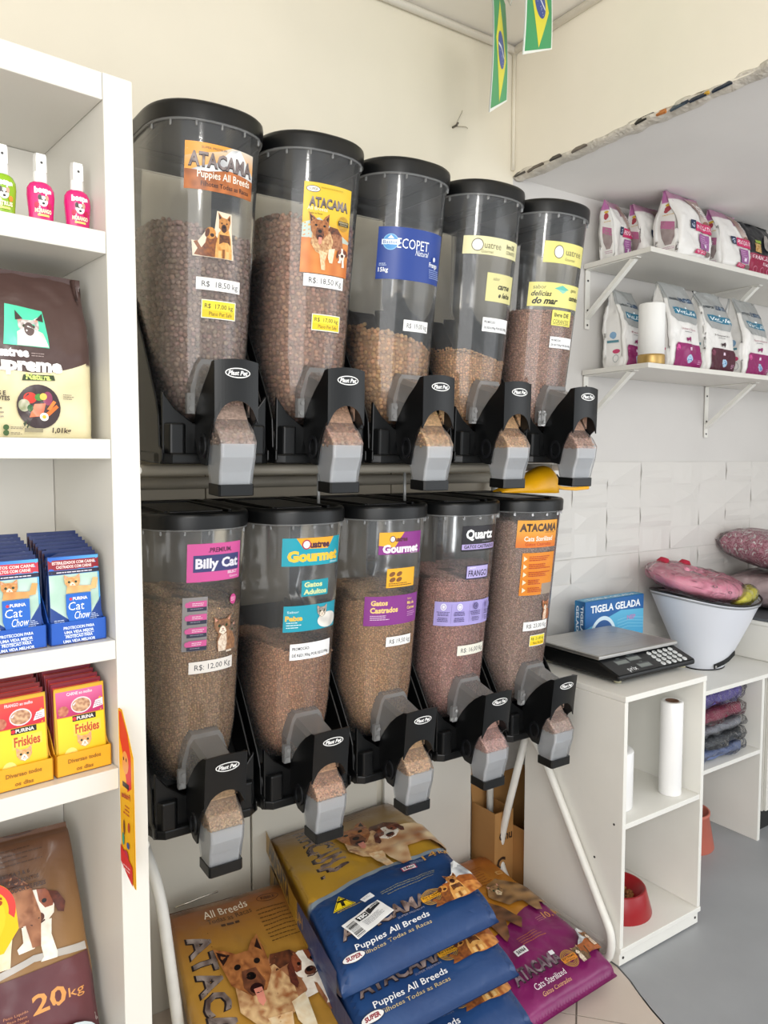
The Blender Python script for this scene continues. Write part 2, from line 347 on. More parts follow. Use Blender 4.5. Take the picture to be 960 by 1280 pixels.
# ---------------------------------------------------------------- dispenser tank shape (local metres, front is -y, base bottom z = 0)
TB = 0.12; TN = 2.4; ZL = 0.70
def tank_w(z): return 0.108 + 0.013 * min(1, max(0, (z - 0.1) / 0.6)) - (0.020 * ((0.22 - z) / 0.13) ** 1.3 if z < 0.22 else 0)
def tank_f(z):
    y = -(0.352 + 0.048 * min(1, max(0, (z - 0.14) / 0.56)))
    if z < 0.16: y += 0.05 * ((0.16 - z) / 0.08) ** 2
    return y
def tank_b(z): return -0.012 if z > 0.45 else -0.012 - 0.22 * ((0.45 - z) / 0.37) ** 0.9
def _arc():
    pts = []
    for k in range(81):
        a = pi / 2 * k / 80; pts.append((sin(a) ** (2 / TN), cos(a) ** (2 / TN)))
    return pts
ARC = _arc()
_AC = {}
def arc_tab(w):
    key = round(w, 4)
    if key not in _AC:
        L = [0.0]
        for (a, b), (c, d) in zip(ARC, ARC[1:]): L.append(L[-1] + sqrt(((c - a) * w) ** 2 + ((d - b) * TB) ** 2))
        _AC[key] = L
    return _AC[key]
def tank_pt(s, z, off=0.0):
    w = tank_w(z); L = arc_tab(w); a = abs(s); sg = 1 if s >= 0 else -1; yf = tank_f(z)
    if a >= L[-1]: return (sg * (w + off), yf + TB + (a - L[-1]), z)
    lo, hi = 0, 80
    while hi - lo > 1:
        m = (lo + hi) // 2
        if L[m] <= a: lo = m
        else: hi = m
    t = (a - L[lo]) / (L[hi] - L[lo] or 1)
    x = (ARC[lo][0] * (1 - t) + ARC[hi][0] * t) * w; q = (ARC[lo][1] * (1 - t) + ARC[hi][1] * t) * TB
    tx, ty = (ARC[hi][0] - ARC[lo][0]) * w, (ARC[hi][1] - ARC[lo][1]) * TB; n = sqrt(tx * tx + ty * ty) or 1; nx, ny = -ty / n, tx / n
    return (sg * (x + nx * off), yf + TB - q - ny * off, z)
UNIT = {'upper': (-0.063, 1.512, 3.0, 1.0), 'lower': (-0.012, 0.682, 1.5, 0.985)}
def unit_x(k, row='upper'): return (0.617 if row == 'upper' else 0.602) + 0.258 * k
import numpy as np
# ================================================================ THE SETTING
def paint(name, col, **k): return mat(name, col, **{**dict(rough=0.75, spec=0.25, var=0.03, scale=2.5, bump=0.12, bscale=35, dist=0.002), **k})
CREAM = paint('cream_wall_paint', '#e5decd'); NICHE = paint('niche_grey_white_paint', '#cecbc7'); CEIL = paint('ceiling_paint', '#f6f1e8')
def struct(o): o['kind'] = 'structure'; return o
XB = 1.89; ZN = 2.48; ZC = 2.91
g = G().box(-1.6, XB, 0, .12, 0, ZC); struct(g.obj('wall_back', CREAM))
struct(G().box(XB, 4.4, .002, .12, 0, ZN + .1).obj('wall_niche', NICHE))
struct(G().box(4.2, 4.32, -1.9, .12, 0, ZN + .1).obj('wall_niche_end', NICHE))
struct(G().box(XB + .03, 4.3, -3.2, .1, ZN + .004, ZN + .16).obj('ceiling_niche', paint('niche_ceiling_paint', '#ebe8e4')))
struct(G().box(-1.72, -1.6, -2.3, .12, 0, ZC).obj('wall_left', CREAM))
# beam wall over the niche opening, broken lower edge
bw = G(); rnd = random.Random(3)
n = 90; pts = []
for i in range(n + 1):
    y = .0 - 3.2 * i / n; pts.append((y, ZN + .004 + .014 * noise.noise(Vector((y * 9, 0, 1))) + rnd.uniform(-.002, .004)))
bw.prism([(0, ZC)] + pts + [(-3.2, ZC)], XB, XB + .035, 'x')
struct(bw.obj('wall_right', paint('cream_beam_paint', '#f0e9da')))
ROUGHP = mat('broken_plaster', '#d2cbbf', 0.9, var=0.18, scale=14, bump=0.9, bscale=60, dist=0.01)
eg = G(); rings = []
for i in range(221):
    y = -.002 - 1.6 * i / 220; ring = []
    for k in range(10):
        a = 2 * pi * k / 10; r = .021 + .011 * noise.noise(Vector((y * 17, cos(a) * 1.2, sin(a) * 1.2)))
        ring.append((XB + .024 + 1.25 * r * cos(a), y, ZN + .004 + r * .62 * sin(a)))
    rings.append(ring)
edge = struct(eg.loft(rings).obj('trim_broken_plaster_edge', ROUGHP))
def shard(y, l, h, col, seed):
    rr = random.Random(seed); m = mat('shard_' + col.strip('#'), col, 0.3, var=.2, scale=50); P_ = []
    k = 9; g = G(); top = [(-l / 2 + l * i / k, h * (sin(pi * i / k) ** .7) * rr.uniform(.6, 1)) for i in range(k + 1)]
    g.prism(top + [(l / 2, -.004), (-l / 2, -.004)], 0, .006, 'x'); o = g.obj('embedded_fragment', m, edge)
    o.location = (XB - .004, y, ZN - .003 + rr.uniform(0, .008)); o.rotation_euler = (rr.uniform(-.15, .15), .5, 0); return o
for y, l, h, c, sd in [(-.035, .05, .016, '#4a443d', 1), (-.11, .07, .018, '#5b5147', 2), (-.20, .05, .014, '#3b3632', 3), (-.30, .06, .014, '#6b6258', 4),
                       (-.545, .065, .016, '#26241f', 5), (-.60, .032, .018, '#b9702c', 6), (-.655, .05, .02, '#46525c', 7), (-.675, .022, .02, '#24303e', 8), (-.715, .05, .014, '#1c2738', 9),
                       (-.742, .014, .012, '#c79a2c', 10), (-.785, .055, .014, '#1f2a3a', 11), (-.95, .05, .014, '#6a6660', 12)]: shard(y, l, h, c, sd)
# ceiling with a coving line along both walls
struct(G().box(-1.7, XB + .04, -3.2, .12, ZC, ZC + .1).obj('ceiling', CEIL))
struct(G().tube([(-1.6, -.014, ZC - .014), (XB, -.014, ZC - .014)], .012, 8).tube([(XB - .012, 0, ZC - .014), (XB - .012, -3.2, ZC - .014)], .012, 8).obj('trim_ceiling_line', CEIL))
struct(G().tube([(XB - .006, -.006, ZN + .02), (XB - .006, -.006, ZC)], .007, 8).obj('trim_corner_line', CREAM))
# nail, cable end and knocked plaster near the corner
nl = thing('wall_nail', 'small bent metal nail with a short wire on the cream wall above the dispensers', 'nail', (1.62, 0, 2.585))
G().tube([(0, 0, 0), (0, -.02, .0), (.003, -.024, .008)], .0035, 8).obj('nail_shank', mat('dull_metal', '#6f6a63', .4, metal=.8), nl)
G().tube([(0, -.012, 0), (.03, -.008, .05), (.035, -.006, .06)], .0012, 6).tube([(0, -.01, 0), (.05, -.006, .012), (.06, -.004, .01)], .0012, 6).obj('wire', mat('pale_wire', '#a8a191', .5), nl)
# floor: grey painted concrete, with a field of beige tiles laid on the diagonal in front of the rack
FL = mat('grey_floor_paint', '#9b9da0', 0.42, var=0.10, scale=2.2, bump=0.25, bscale=7, dist=0.01)
E1 = [(2.1, .1), (1.86, -.3), (1.79, -.52), (1.785, -.60), (1.765, -.66), (1.745, -.70), (1.72, -.76), (1.70, -.82), (1.68, -.95), (1.6, -1.1), (1.62, -1.3), (1.5, -1.6), (1.45, -3.3)]
fl = G().box(-1.72, 4.4, -3.3, .12, -.12, -.012).prism(E1 + [(4.4, -3.3), (4.4, .1)], -.012, 0.0, 'z'); floor = struct(fl.obj('floor', FL))
TILEB = mat('beige_floor_tile', '#cdbfb2', 0.35, var=0.04, scale=5); ts_ = .45
GROUT = mat('dark_grout', '#847c73', .9); 
struct(G().prism([(p[0] - .004, p[1]) for p in E1] + [(-1.6, -3.3), (-1.6, .1)], -.012, -.0035, 'z').obj('floor_grout_bed', GROUT))
tg = bmesh.new(); c45 = cos(radians(41)); s45 = sin(radians(41))
for i in range(-9, 10):
    for j in range(-9, 10):
        # diagonal tiles clipped to the jagged border of the grey paint
        x0, y0 = 1.53, -.664; cx, cy = x0 + (i + .5) * ts_ * c45 - (j + .5) * ts_ * s45, y0 + (i + .5) * ts_ * s45 + (j + .5) * ts_ * c45
        hs = ts_ / 2 - .0025; cs_ = [(cx + a * hs * c45 - b * hs * s45, cy + a * hs * s45 + b * hs * c45) for a, b in ((-1, -1), (1, -1), (1, 1), (-1, 1))]
        if min(q[0] for q in cs_) > 1.86 or max(q[0] for q in cs_) < -.2 or min(q[1] for q in cs_) > -.05 or max(q[1] for q in cs_) < -1.7: continue
        def lim(y):
            for (xa, ya), (xb, yb) in zip(E1, E1[1:]):
                if yb <= y <= ya: return xa + (xb - xa) * (ya - y) / (ya - yb)
            return 1.9
        cs2 = []
        for (ax, ay), (bx_, by) in zip(cs_, cs_[1:] + cs_[:1]):
            for q in range(6):
                x = ax + (bx_ - ax) * q / 6; y = ay + (by - ay) * q / 6; cs2.append((min(x, lim(y) - .005), min(y, .1)))
        o = G().prism(cs2, -.0034, -.0005, 'z').obj('tile', TILEB, floor)
# relief tiles on the lower half of the back wall
TILEW = mat('white_relief_tile', '#d4d1cc', 0.28, var=0.015, scale=4)
def tile_mesh(seed):
    rr = random.Random(seed); g = G(); W, H = .81, .373; nx, nz_ = 4, 4; b = .002
    for i in range(nx):
        for j in range(nz_):
            x0, x1 = b + (W - 2 * b) * i / nx, b + (W - 2 * b) * (i + 1) / nx; z0, z1 = b + (H - 2 * b) * j / nz_, b + (H - 2 * b) * (j + 1) / nz_
            def q(ps, ys, fs): g.add([(x0 + (x1 - x0) * p[0], -y, z0 + (z1 - z0) * p[1]) for p, y in zip(ps, ys)], fs)
            k = rr.randrange(5); d = .0065; e = .002
            if k == 0: q([(0, 0), (1, 0), (1, 1), (0, 1), (rr.uniform(.3, .7), rr.uniform(.3, .7))], [e, e, e, e, e + d], [(0, 1, 4), (1, 2, 4), (2, 3, 4), (3, 0, 4)])
            elif k == 1: q([(0, 0), (1, 0), (1, 1), (0, 1)], [e + d, e, e + d, e], [(0, 1, 2), (0, 2, 3)])
            elif k == 2:
                q([(0, 0), (1, 0), (1, .3), (0, .35), (1, .65), (0, .6), (1, 1), (0, 1)], [e, e, e + d, e + d * .7, e + d * .6, e + d, e, e + .002], [(0, 1, 2, 3), (3, 2, 4, 5), (5, 4, 6, 7)])
            elif k == 3:
                q([(0, 0), (.4, 0), (.4, 1), (0, 1)], [e, e + d, e + d, e], [(0, 1, 2, 3)]); q([(.4, 0), (.7, 0), (.7, 1), (.4, 1)], [e + d * .3, e + d, e + d * .6, e + d * .3], [(0, 1, 2, 3)]); q([(.7, 0), (1, 0), (1, 1), (.7, 1)], [e + d * .5, e, e, e + d * .5], [(0, 1, 2, 3)])
            else: q([(0, 0), (1, 0), (1, 1), (0, 1)], [e, e + d, e, e + d * .6], [(0, 1, 3), (1, 2, 3)])
    g.box(0, W, -.0035, 0, 0, H); me = g.mesh('tile'); me.materials.append(TILEW); return me
TM = [tile_mesh(s) for s in (11, 12, 13, 14, 15)]
wn = bpy.data.objects['wall_niche']; wbk = bpy.data.objects['wall_back']
for i in range(4):
    for j in range(4):
        if i == 0: continue
        x = 1.805 + .81 * (i - 1); z = 1.494 - .373 * (j + 1)
        o = bpy.data.objects.new('tile', TM[(i * 3 + j * 2) % 5]); COL.objects.link(o); o.parent = wn; o.location = (x + .001, .001, z + .001); o.scale = (.9975, 1, .995)
struct(G().box(1.80, 4.2, -.0015, .002, 0.0, 1.494).obj('trim_tile_grout', mat('pale_grout', '#bdbab4', .9)))
# ================================================================ RACK
PANEL = mat('beige_board', '#b5ab98', 0.55, var=0.04, scale=3); PANELW = mat('whitish_board', '#cfcabd', 0.5, var=0.03, scale=3)
def board(label, m, x0, x1, z0, z1, y0):
    o = box('wall_board', m, x0, x1, y0 - .012, y0, z0, z1, bev=.001); return tagit(o, label, 'board')
board('beige board at lower left behind the left rack leg', PANELW, .25, .868, 0.0, .95, -.012)
board('whitish board standing behind the stacked dog food sacks', PANELW, .872, 1.30, 0.0, .95, -.018)
board('narrow whitish board ending left of the cardboard boxes', mat('white_board_b', '#dcd9d0', .45, var=.02), 1.335, 1.70, 0.0, .95, -.012)
board('grey beige board high behind first upper dispenser chute', PANEL, .25, .748, .955, 1.468, -.012)
board('grey beige board high behind the middle dispenser chutes', PANEL, .752, 1.358, .955, 1.468, -.012)
board('grey beige board high behind the yellow scoop', PANEL, 1.362, 1.80, .955, 1.468, -.012)
rk = thing('dispenser_rack', 'white tubular steel rack carrying two rows of feed dispensers', 'rack', (0, 0, 0))
GREYB = mat('grey_beige_bar', '#a9a294', .5)
def bar(name, path, r=.0125, rad=.07, m=TUBEW): return G().tube(fillet(path, rad), r, 14).obj(name, m, rk)
for xx, nm in ((1.765, 0), (.49, 1)):
    if nm == 0:
        bar('leg', [(1.757, -.17, .655), (1.757, -.30, .57), (1.755, -.600, .10), (1.755, -.585, .014), (1.755, -.3, .014), (1.752, -.10, .03)])
        bar('brace', [(1.757, -.25, .66), (1.752, -.15, .30), (1.750, -.11, .13), (1.755, -.19, .014)], rad=.05)
        bar('post', [(1.765, -.06, 1.49), (1.755, -.06, .02)])
    else:
        bar('leg', [(.50, -.12, .655), (.52, -.30, .50), (.548, -.40, .014), (.54, -.05, .014)], r=.0135)
        bar('post', [(.47, -.045, 1.49), (.47, -.045, .02)])
for row, z in (('upper', 1.478), ('lower', .652)):
    for y in (-.06, -.30): bar('shelf_rail', [(.44, y, z), (1.80, y, z)], r=.012, rad=.01, m=GREYB if row == 'upper' else TUBEW)
    for x in (.47, 1.785): bar('side_rail', [(x, -.05, z), (x, -.36, z)], r=.011, rad=.01)
bar('rear_crossbar', [(.44, -.045, 1.44), (1.80, -.045, 1.44)], r=.016, rad=.01, m=mat('grey_beige_bar', '#a9a294', .5))
GREYROD = mat('thin_grey_rod', '#a6a6a4', .4, metal=.3)
for x in (.945, 1.215): bar('thin_rod', [(x, -.30, 1.478), (x, -.30, 1.36)], r=.004, m=GREYROD)
# ================================================================ DISPENSERS
KIB = vcmat('dry_kibble', 0.75, spec=0.2)
def ico():
    bm = bmesh.new(); bmesh.ops.create_icosphere(bm, subdivisions=1, radius=1); v = np.array([x.co[:] for x in bm.verts]); f = np.array([[q.index for q in p.verts] for p in bm.faces]); bm.free(); return v, f
ICO = ico(); OCT = (np.array([(1, 0, 0), (-1, 0, 0), (0, 1, 0), (0, -1, 0), (0, 0, 1), (0, 0, -1)], float), np.array([(0, 2, 4), (2, 1, 4), (1, 3, 4), (3, 0, 4), (2, 0, 5), (1, 2, 5), (3, 1, 5), (0, 3, 5)]))
def pellets(name, pts, r, cols, parent, tmpl, seed=0, flat=.75, mult=.3):
    rg = np.random.default_rng(seed); T, F = tmpl; n = len(pts); pts = np.array(pts)
    q = rg.normal(size=(n, 4)); q /= np.linalg.norm(q, axis=1)[:, None]; w, x, y, z = q.T
    R = np.stack([1 - 2 * (y * y + z * z), 2 * (x * y - z * w), 2 * (x * z + y * w), 2 * (x * y + z * w), 1 - 2 * (x * x + z * z), 2 * (y * z - x * w), 2 * (x * z - y * w), 2 * (y * z + x * w), 1 - 2 * (x * x + y * y)], -1).reshape(n, 3, 3)
    sc = r * rg.uniform(.88, 1.12, (n, 1, 1)); V = (np.einsum('nij,kj->nki', R, T * np.array([1, 1, flat])) * sc + pts[:, None, :]).reshape(-1, 3)
    FF = (F[None] + (np.arange(n) * len(T))[:, None, None]).reshape(-1, 3)
    me = bpy.data.meshes.new(name); me.vertices.add(len(V)); me.vertices.foreach_set('co', V.ravel()); me.loops.add(FF.size); me.loops.foreach_set('vertex_index', FF.ravel())
    me.polygons.add(len(FF)); me.polygons.foreach_set('loop_start', np.arange(0, FF.size, 3)); me.polygons.foreach_set('loop_total', np.full(len(FF), 3)); me.update(calc_edges=True)
    c = np.array(lin(cols)) * (1.3 if r < .0045 else 1.12); cc = c[None] * rg.uniform(1 - mult, 1 + mult, (n, 1)) * rg.uniform(.94, 1.06, (n, 3)); C4 = np.repeat(np.hstack([cc, np.ones((n, 1))]), len(T), 0)
    at = me.attributes.new('Col', 'FLOAT_COLOR', 'POINT'); at.data.foreach_set('color', C4.ravel().astype(np.float32)); me.polygons.foreach_set('use_smooth', np.ones(len(FF), bool))
    o = link(name, me, KIB, parent); o['kind'] = 'stuff'; return o
def tank_ring(z, off=0.0, n=25):
    w = tank_w(z); L = arc_tab(w)[-1]; yb = tank_b(z) + off; side = max(.002, -(tank_f(z) + TB) + tank_b(z)); pts = []
    ss = [-(L + side) + side * k / 4 for k in range(4)] + [-L + 2 * L * k / n for k in range(n + 1)] + [L + side * (k + 1) / 4 for k in range(4)]
    for s in ss: p = tank_pt(s, z, off); pts.append((p[0], min(p[1], yb) if abs(s) > L else p[1], z))
    return pts
def solid_ring(pts, z): return [(p[0], p[1], z) for p in pts]
def build_unit(row, k, label, kib, r, fl, fr):
    Yb, Zb, tilt, sz = UNIT[row]
    t = thing('feed_dispenser', label, 'feed dispenser', (unit_x(k, row), Yb, Zb), (radians(tilt), 0, 0), row + ' row of feed dispensers'); t.scale = (1, 1, sz)
    # tank
    zs = [.085, .09, .10, .115, .13, .15, .18, .22, .28, .34, .40, .45, .5, .55, .6, .65, .695]
    G().loft([tank_ring(z) for z in zs], cap0=True, cap1=False).obj('tank', TANK, t)
    rim = G().loft([tank_ring(.686, .0005), tank_ring(.686, .005), tank_ring(.692, .005), tank_ring(.692, .0005)], cap0=False, cap1=False)
    for s in [x * .052 for x in range(-3, 3)]:
        p = tank_pt(s, .682, .001); rim.box(p[0] - .0015, p[0] + .0015, p[1] - .004, p[1] + .001, .677, .688)
    rim.obj('rim', COLLAR, t)
    # lid
    def lr(z, off): return solid_ring(tank_ring(.695, off), z)
    G().loft([lr(.690, .0065), lr(.716, .0075), lr(.722, .0065), lr(.726, .002), lr(.726, -.006), lr(.720, -.010)], cap0=False, cap1=True).loft([lr(.6905, .0064), lr(.6905, -.002), lr(.718, -.003)], cap0=False, cap1=False).obj('lid', BLACK, t)
    fl_ = G().box(-.062, .062, -.33, -.09, .719, .7255).obj('lid_flap', DGREY, t, .003)
    G().box(-.078, -.070, -.34, -.05, .719, .7275).box(.070, .078, -.34, -.05, .719, .7275).box(-.075, .075, -.07, -.055, .719, .7275).obj('lid_rib', BLACK, t, .001)
    # black base cradle
    side = [(-.012, 0), (-.375, 0), (-.385, .008), (-.385, .03), (-.368, .036), (-.362, .10), (-.345, .135), (-.30, .20), (-.25, .27), (-.19, .345), (-.10, .42), (-.012, .43)]
    bs = G(); n = len(side)
    for sx in (-1, 1):
        x1 = .1215 * sx; x0 = .1165 * sx; bs.prism(side, min(x0, x1), max(x0, x1), 'x')
    bs.prism([(-.012, 0), (-.375, 0), (-.375, .03), (-.36, .075), (-.30, .08), (-.18, .2), (-.02, .40), (-.012, .42)], -.1166, .1166, 'x')
    bs.prism([(-.1165, .02), (-.1165, .15), (-.09, .115), (-.05, .085), (0, .075), (.05, .085), (.09, .115), (.1165, .15), (.1165, .02)], -.376, -.366, 'y')
    base = bs.obj('base', BLACK, t, .003)
    rb = [(x, y) for x, y in [(-.126, -.012), (-.126, -.35), (-.119, -.378), (-.10, -.392), (.10, -.392), (.119, -.378), (.126, -.35), (.126, -.012)]]
    G().prism(rb, 0, .022, 'z').obj('base_flange', BLACK, t, .004)
    for sx in (-1, 1):
        G().prism([(sx * .06, -.362), (sx * .075, -.392), (sx * .105, -.392), (sx * .116, -.37)], .02, .085, 'z').obj('base_foot', BLACK, t, .004)
    # chute collar
    def arch(y, w, z0, z1, n=10):
        return [(-w, y, z0)] + [(-w * cos(pi * q / n) * (1 if 0 < q < n else 1), y - .0, z0 + (z1 - z0) * (.35 + .65 * sin(pi * q / n) ** .6)) for q in range(n + 1)] + [(w, y, z0)]
    def trap(y, wb_, wt, z0, z1): return [(-wb_, y, z0), (-wb_, y, z0 + (z1 - z0) * .45), (-wt - .008, y, z1 - .012), (-wt, y, z1), (wt, y, z1), (wt + .008, y, z1 - .012), (wb_, y, z0 + (z1 - z0) * .45), (wb_, y, z0)]
    cg = G().loft([trap(-.345, .055, .032, .115, .226), trap(-.372, .055, .032, .11, .220), trap(-.373, .046, .028, .11, .210), trap(-.455, .041, .026, .10, .190)], cap0=False, cap1=False, sm=False)
    for sx in (-1, 1):
        cg.box(min(sx * .050, sx * .066), max(sx * .050, sx * .066), -.383, -.370, .105, .148)
        cg.tube([(sx * .059, -.384, .116), (sx * .059, -.389, .116)], .006, 10).tube([(sx * .057, -.384, .138), (sx * .057, -.389, .138)], .005, 10)
    cg.obj('chute_collar', COLLAR, t)
    # hood
    hg = G(); nx = 14; xs = [-.047 + .094 * i / nx for i in range(nx + 1)]
    def hy(x, z): return -.486 - .006 * (1 - (x / .047) ** 2) + .10 * max(0, z - .11) * 1 * (-1 if row == 'lower' else .25)
    rows = []
    for q in range(7): rows.append([(x, hy(x, (zz := (.088 + .045 * max(0, 1 - (x / .0425) ** 2) ** .5) * (1 - q / 6) + (.216 - .006 * (x / .05) ** 2) * q / 6)), zz) for x in xs])
    v = [p for r_ in rows for p in r_]; W_ = nx + 1
    hg.add(v + [(p[0], p[1] + .004, p[2]) for p in v], [(a * W_ + i, a * W_ + i + 1, (a + 1) * W_ + i + 1, (a + 1) * W_ + i) for a in range(6) for i in range(nx)] + [tuple(len(v) + q for q in (a * W_ + i, (a + 1) * W_ + i, (a + 1) * W_ + i + 1, a * W_ + i + 1)) for a in range(6) for i in range(nx)] +
           [(i, len(v) + i, len(v) + i + 1, i + 1) for i in range(nx)] + [(6 * W_ + i, 6 * W_ + i + 1, len(v) + 6 * W_ + i + 1, len(v) + 6 * W_ + i) for i in range(nx)])
    yt = hy(.052, .216); sp = [(yt, .211), (hy(.052, .15), .15), (-.489, .10), (-.492, .065), (-.486, .035), (-.468, .012), (-.44, 0), (-.415, .002), (-.392, .022), (-.376, .06), (-.372, .11), (-.380, .145), (-.40, .178), (-.43, .201), (yt + .03, .211)]
    sp2 = [(yt, .211), (hy(.052, .15), .15), (-.486, .10), (-.468, .085), (-.452, .055), (-.446, .03), (-.44, 0), (-.415, .002), (-.392, .022), (-.376, .055), (-.372, .085), (-.380, .108), (-.400, .138), (-.425, .166), (-.452, .190), (yt + .014, .209)]
    for sx in (-1, 1): hg.prism(sp2, min(sx * .047, sx * .0425), max(sx * .047, sx * .0425), 'x')
    hg.prism([(-.37, .02), (-.385, .02), (-.40, .10), (-.385, .12), (-.37, .10)], -.0425, .0425, 'x')
    hood = hg.obj('chute_hood', BLACK, t)
    for sx in (-1, 1):
        G().add([((sx * .0475), -.425 + a * .019 * cos(2 * pi * i / 18), .04 + a * .026 * sin(2 * pi * i / 18)) for a in (1, .72) for i in range(18)] + [((sx * .0515), -.425 + a * .019 * cos(2 * pi * i / 18), .04 + a * .026 * sin(2 * pi * i / 18)) for a in (1, .72) for i in range(18)],
                [q for i in range(18) for j in [(i + 1) % 18] for q in ((i, j, 36 + j, 36 + i), (36 + i, 36 + j, 54 + j, 54 + i), (54 + i, 54 + j, 18 + j, 18 + i))], False).obj('pivot_ring', DGREY, hood)
    P = Pr(.01); P.ell(0, .188, .027, .0102, '#f2f2f0', rot=0).ell(0, .188, .0250, .0082, '#16171a').text('Plast Pet', 0, .1838, .0086, '#f4f4f2', w=.042, bold=.03, shear=.25)
    P.build('oval_emblem', lambda x, y, o: (x, hy(x, y) - .0008 - o, y), PRINT, hood)
    # chute: translucent flap box
    prof = [(.125, -.425, -.372), (.10, -.448, -.375), (.075, -.484, -.385), (.052, -.502, -.398), (.02, -.500, -.415), (-.01, -.492, -.428), (-.04, -.486, -.436)]
    def cr(z, a, b, w): return [(-w, b, z), (-w, a + .004, z), (-w + .004, a, z), (w - .004, a, z), (w, a + .004, z), (w, b, z)]
    G().loft([cr(z, a, b, .0415 - .001 * i * .7) for i, (z, a, b) in enumerate(prof)], cap0=False, cap1=False, sm=False).obj('chute', CHUTEC, t, .002)
    G().loft([cr(z, a + .0025, b - .001, .0372 - .0009 * i) for i, (z, a, b) in enumerate([(.047, -.500, -.40), (.02, -.499, -.415), (-.01, -.488, -.428), (-.04, -.484, -.436)])], cap0=False, cap1=False, sm=False).obj('chute_flap', FROST, t, .002)
    G().loft([cr(z, a, b, w) for z, a, b, w in ((-.060, -.489, -.434, .0375), (-.058, -.490, -.433, .0385), (-.036, -.490, -.433, .0385), (-.036, -.487, -.436, .0355), (-.052, -.487, -.436, .0355))], sm=False).obj('outlet_cap', BLACK, t)
    # feed in chute and tank
    rr = random.Random(k * 7 + (row == 'upper')); feed = []
    for i in range(int(.06 * .09 / (r * r) * 1.1)):
        z = rr.uniform(.045, .130); x = rr.uniform(-.036, .036)
        a = np.interp(z, [.045, .052, .075, .10, .135], [-.491, -.495, -.478, -.447, -.430]); feed.append((x, a + r * .9 + rr.uniform(0, r * .5), z))
        if i % 2 == 0: feed.append((-.0375 + r * .5, rr.uniform(a + .005, a + .05), z))
    G().loft([[(x, y, z) for x, y in ((-w, b), (-w, a), (w, a), (w, b))] for z, a, b, w in ((.043, -.486, -.41, .034), (.06, -.486, -.40, .036), (.085, -.462, -.39, .037), (.135, -.425, -.38, .038))], sm=False).obj('feed_core', mat('feed_core_' + kib[1:], kib, .9, var=.3, scale=150), t)
    def fillz(s): 
        q = (s + .14) / .25; q = min(1, max(0, q)); return fl * (1 - q) + fr * q + .006 * noise.noise(Vector((s * 30, k, 0)))
    inset = r + .0015; zlo = .092; pts = []; dz = r * (1.88 if r > .005 else 1.8); dsx = r * (2.2 if r > .005 else 2.05); z = zlo; rw = 0
    while z < max(fl, fr) + .01:
        L = arc_tab(tank_w(z))[-1]; side = max(0, -(tank_f(z) + TB) + tank_b(z)); s = -(L + side) + r; s += (rw % 2) * dsx / 2
        while s < L + .02:
            zz = z + rr.uniform(-.55, .55) * r; s2 = s + rr.uniform(-.6, .6) * r
            if zz < fillz(s2):
                p = tank_pt(s2, zz, -inset - rr.uniform(0, .9) * r); pts.append(p)
            s += dsx
        z += dz; rw += 1
    w = tank_w(fl) - r * 1.5; y = tank_f(fl) + r * 2       # loose top layer
    while y < -.03:
        x = -w
        while x < w:
            q = max(0, 1 - abs(x / w) ** TN) ** (1 / TN); yf = tank_f(fl) + TB - TB * q + r
            if y > yf: pts.append((x + rr.uniform(-.3, .3) * r, y + rr.uniform(-.3, .3) * r, fillz(x) - r * .6 + rr.uniform(-.3, .5) * r + .012 * noise.noise(Vector((x * 14, y * 14, k)))))
            x += r * 1.9
        y += r * 1.8
    big = r > .0037
    pellets('kibble', pts + feed, r * (1.04 if big else 1.2), kib, t, ICO if big else OCT, seed=k, mult=.28, flat=.85 if big else .75)
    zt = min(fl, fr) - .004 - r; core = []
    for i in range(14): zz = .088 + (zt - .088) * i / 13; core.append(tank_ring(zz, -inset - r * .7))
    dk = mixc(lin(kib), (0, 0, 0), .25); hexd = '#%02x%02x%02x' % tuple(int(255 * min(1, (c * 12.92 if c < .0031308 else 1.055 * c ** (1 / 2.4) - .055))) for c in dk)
    # top of core follows the sloping fill line
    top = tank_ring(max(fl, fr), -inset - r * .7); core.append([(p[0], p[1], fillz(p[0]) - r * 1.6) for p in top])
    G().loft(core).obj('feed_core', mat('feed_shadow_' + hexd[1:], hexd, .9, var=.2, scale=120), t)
    return t
def sticker(t, f, name='sticker', thr=.012):
    P = Pr(thr); f(P); far = int(t.location.x > 1); return P.build(name, lambda x, y, o: tank_pt(x * (.95, .90)[far] - (.004, .011)[far], y, o), PRINT, t, off0=.0012)
def price(P, x0, x1, z0, z1, txt, bg='#f1f0ee'):
    P.rect(x0, z0, x1, z1, bg); h = z1 - z0; P.text(txt, (x0 + x1) / 2 + .003, z0 + h * .28, h * .45, '#2c2b33', w=(x1 - x0) * .82)
def yel(P, x0, x1, z0, z1, a='R$  17,00 kg', b='Plano Pet Safe'):
    h = z1 - z0; P.rect(x0 - .002, z0 - .002, x1 + .002, z1 + .002, '#efeee0').rect(x0, z0 + h * .45, x1, z1, '#f3e03a').rect(x0, z0, x1, z0 + h * .45, '#f5cf1c')
    P.text(a, (x0 + x1) / 2, z0 + h * .56, h * .27, '#2b2720', w=(x1 - x0) * .86).text(b, (x0 + x1) / 2 + .004, z0 + h * .12, h * .24, '#3a2f1e', w=(x1 - x0) * .7)
def promo(P, x0, x1, z0, z1, b='DE R$17,90kg POR R$15,99kg'):
    h = z1 - z0; P.rect(x0, z0, x1, z1, '#f3f3f3'); P.text('PROMOCAO:', x0 + .006, z0 + h * .6, h * .18, '#33323a', al='L', w=(x1 - x0) * .38, bold=.02).text(b, x0 + .006, z0 + h * .2, h * .17, '#33323a', al='L', w=(x1 - x0) * .88, bold=.02)
    P.line([(x0 + .006 + (x1 - x0) * .315, z0 + h * .83), (x0 + .006 + (x1 - x0) * .29, z0 + h * .79)], .0008, '#33323a')
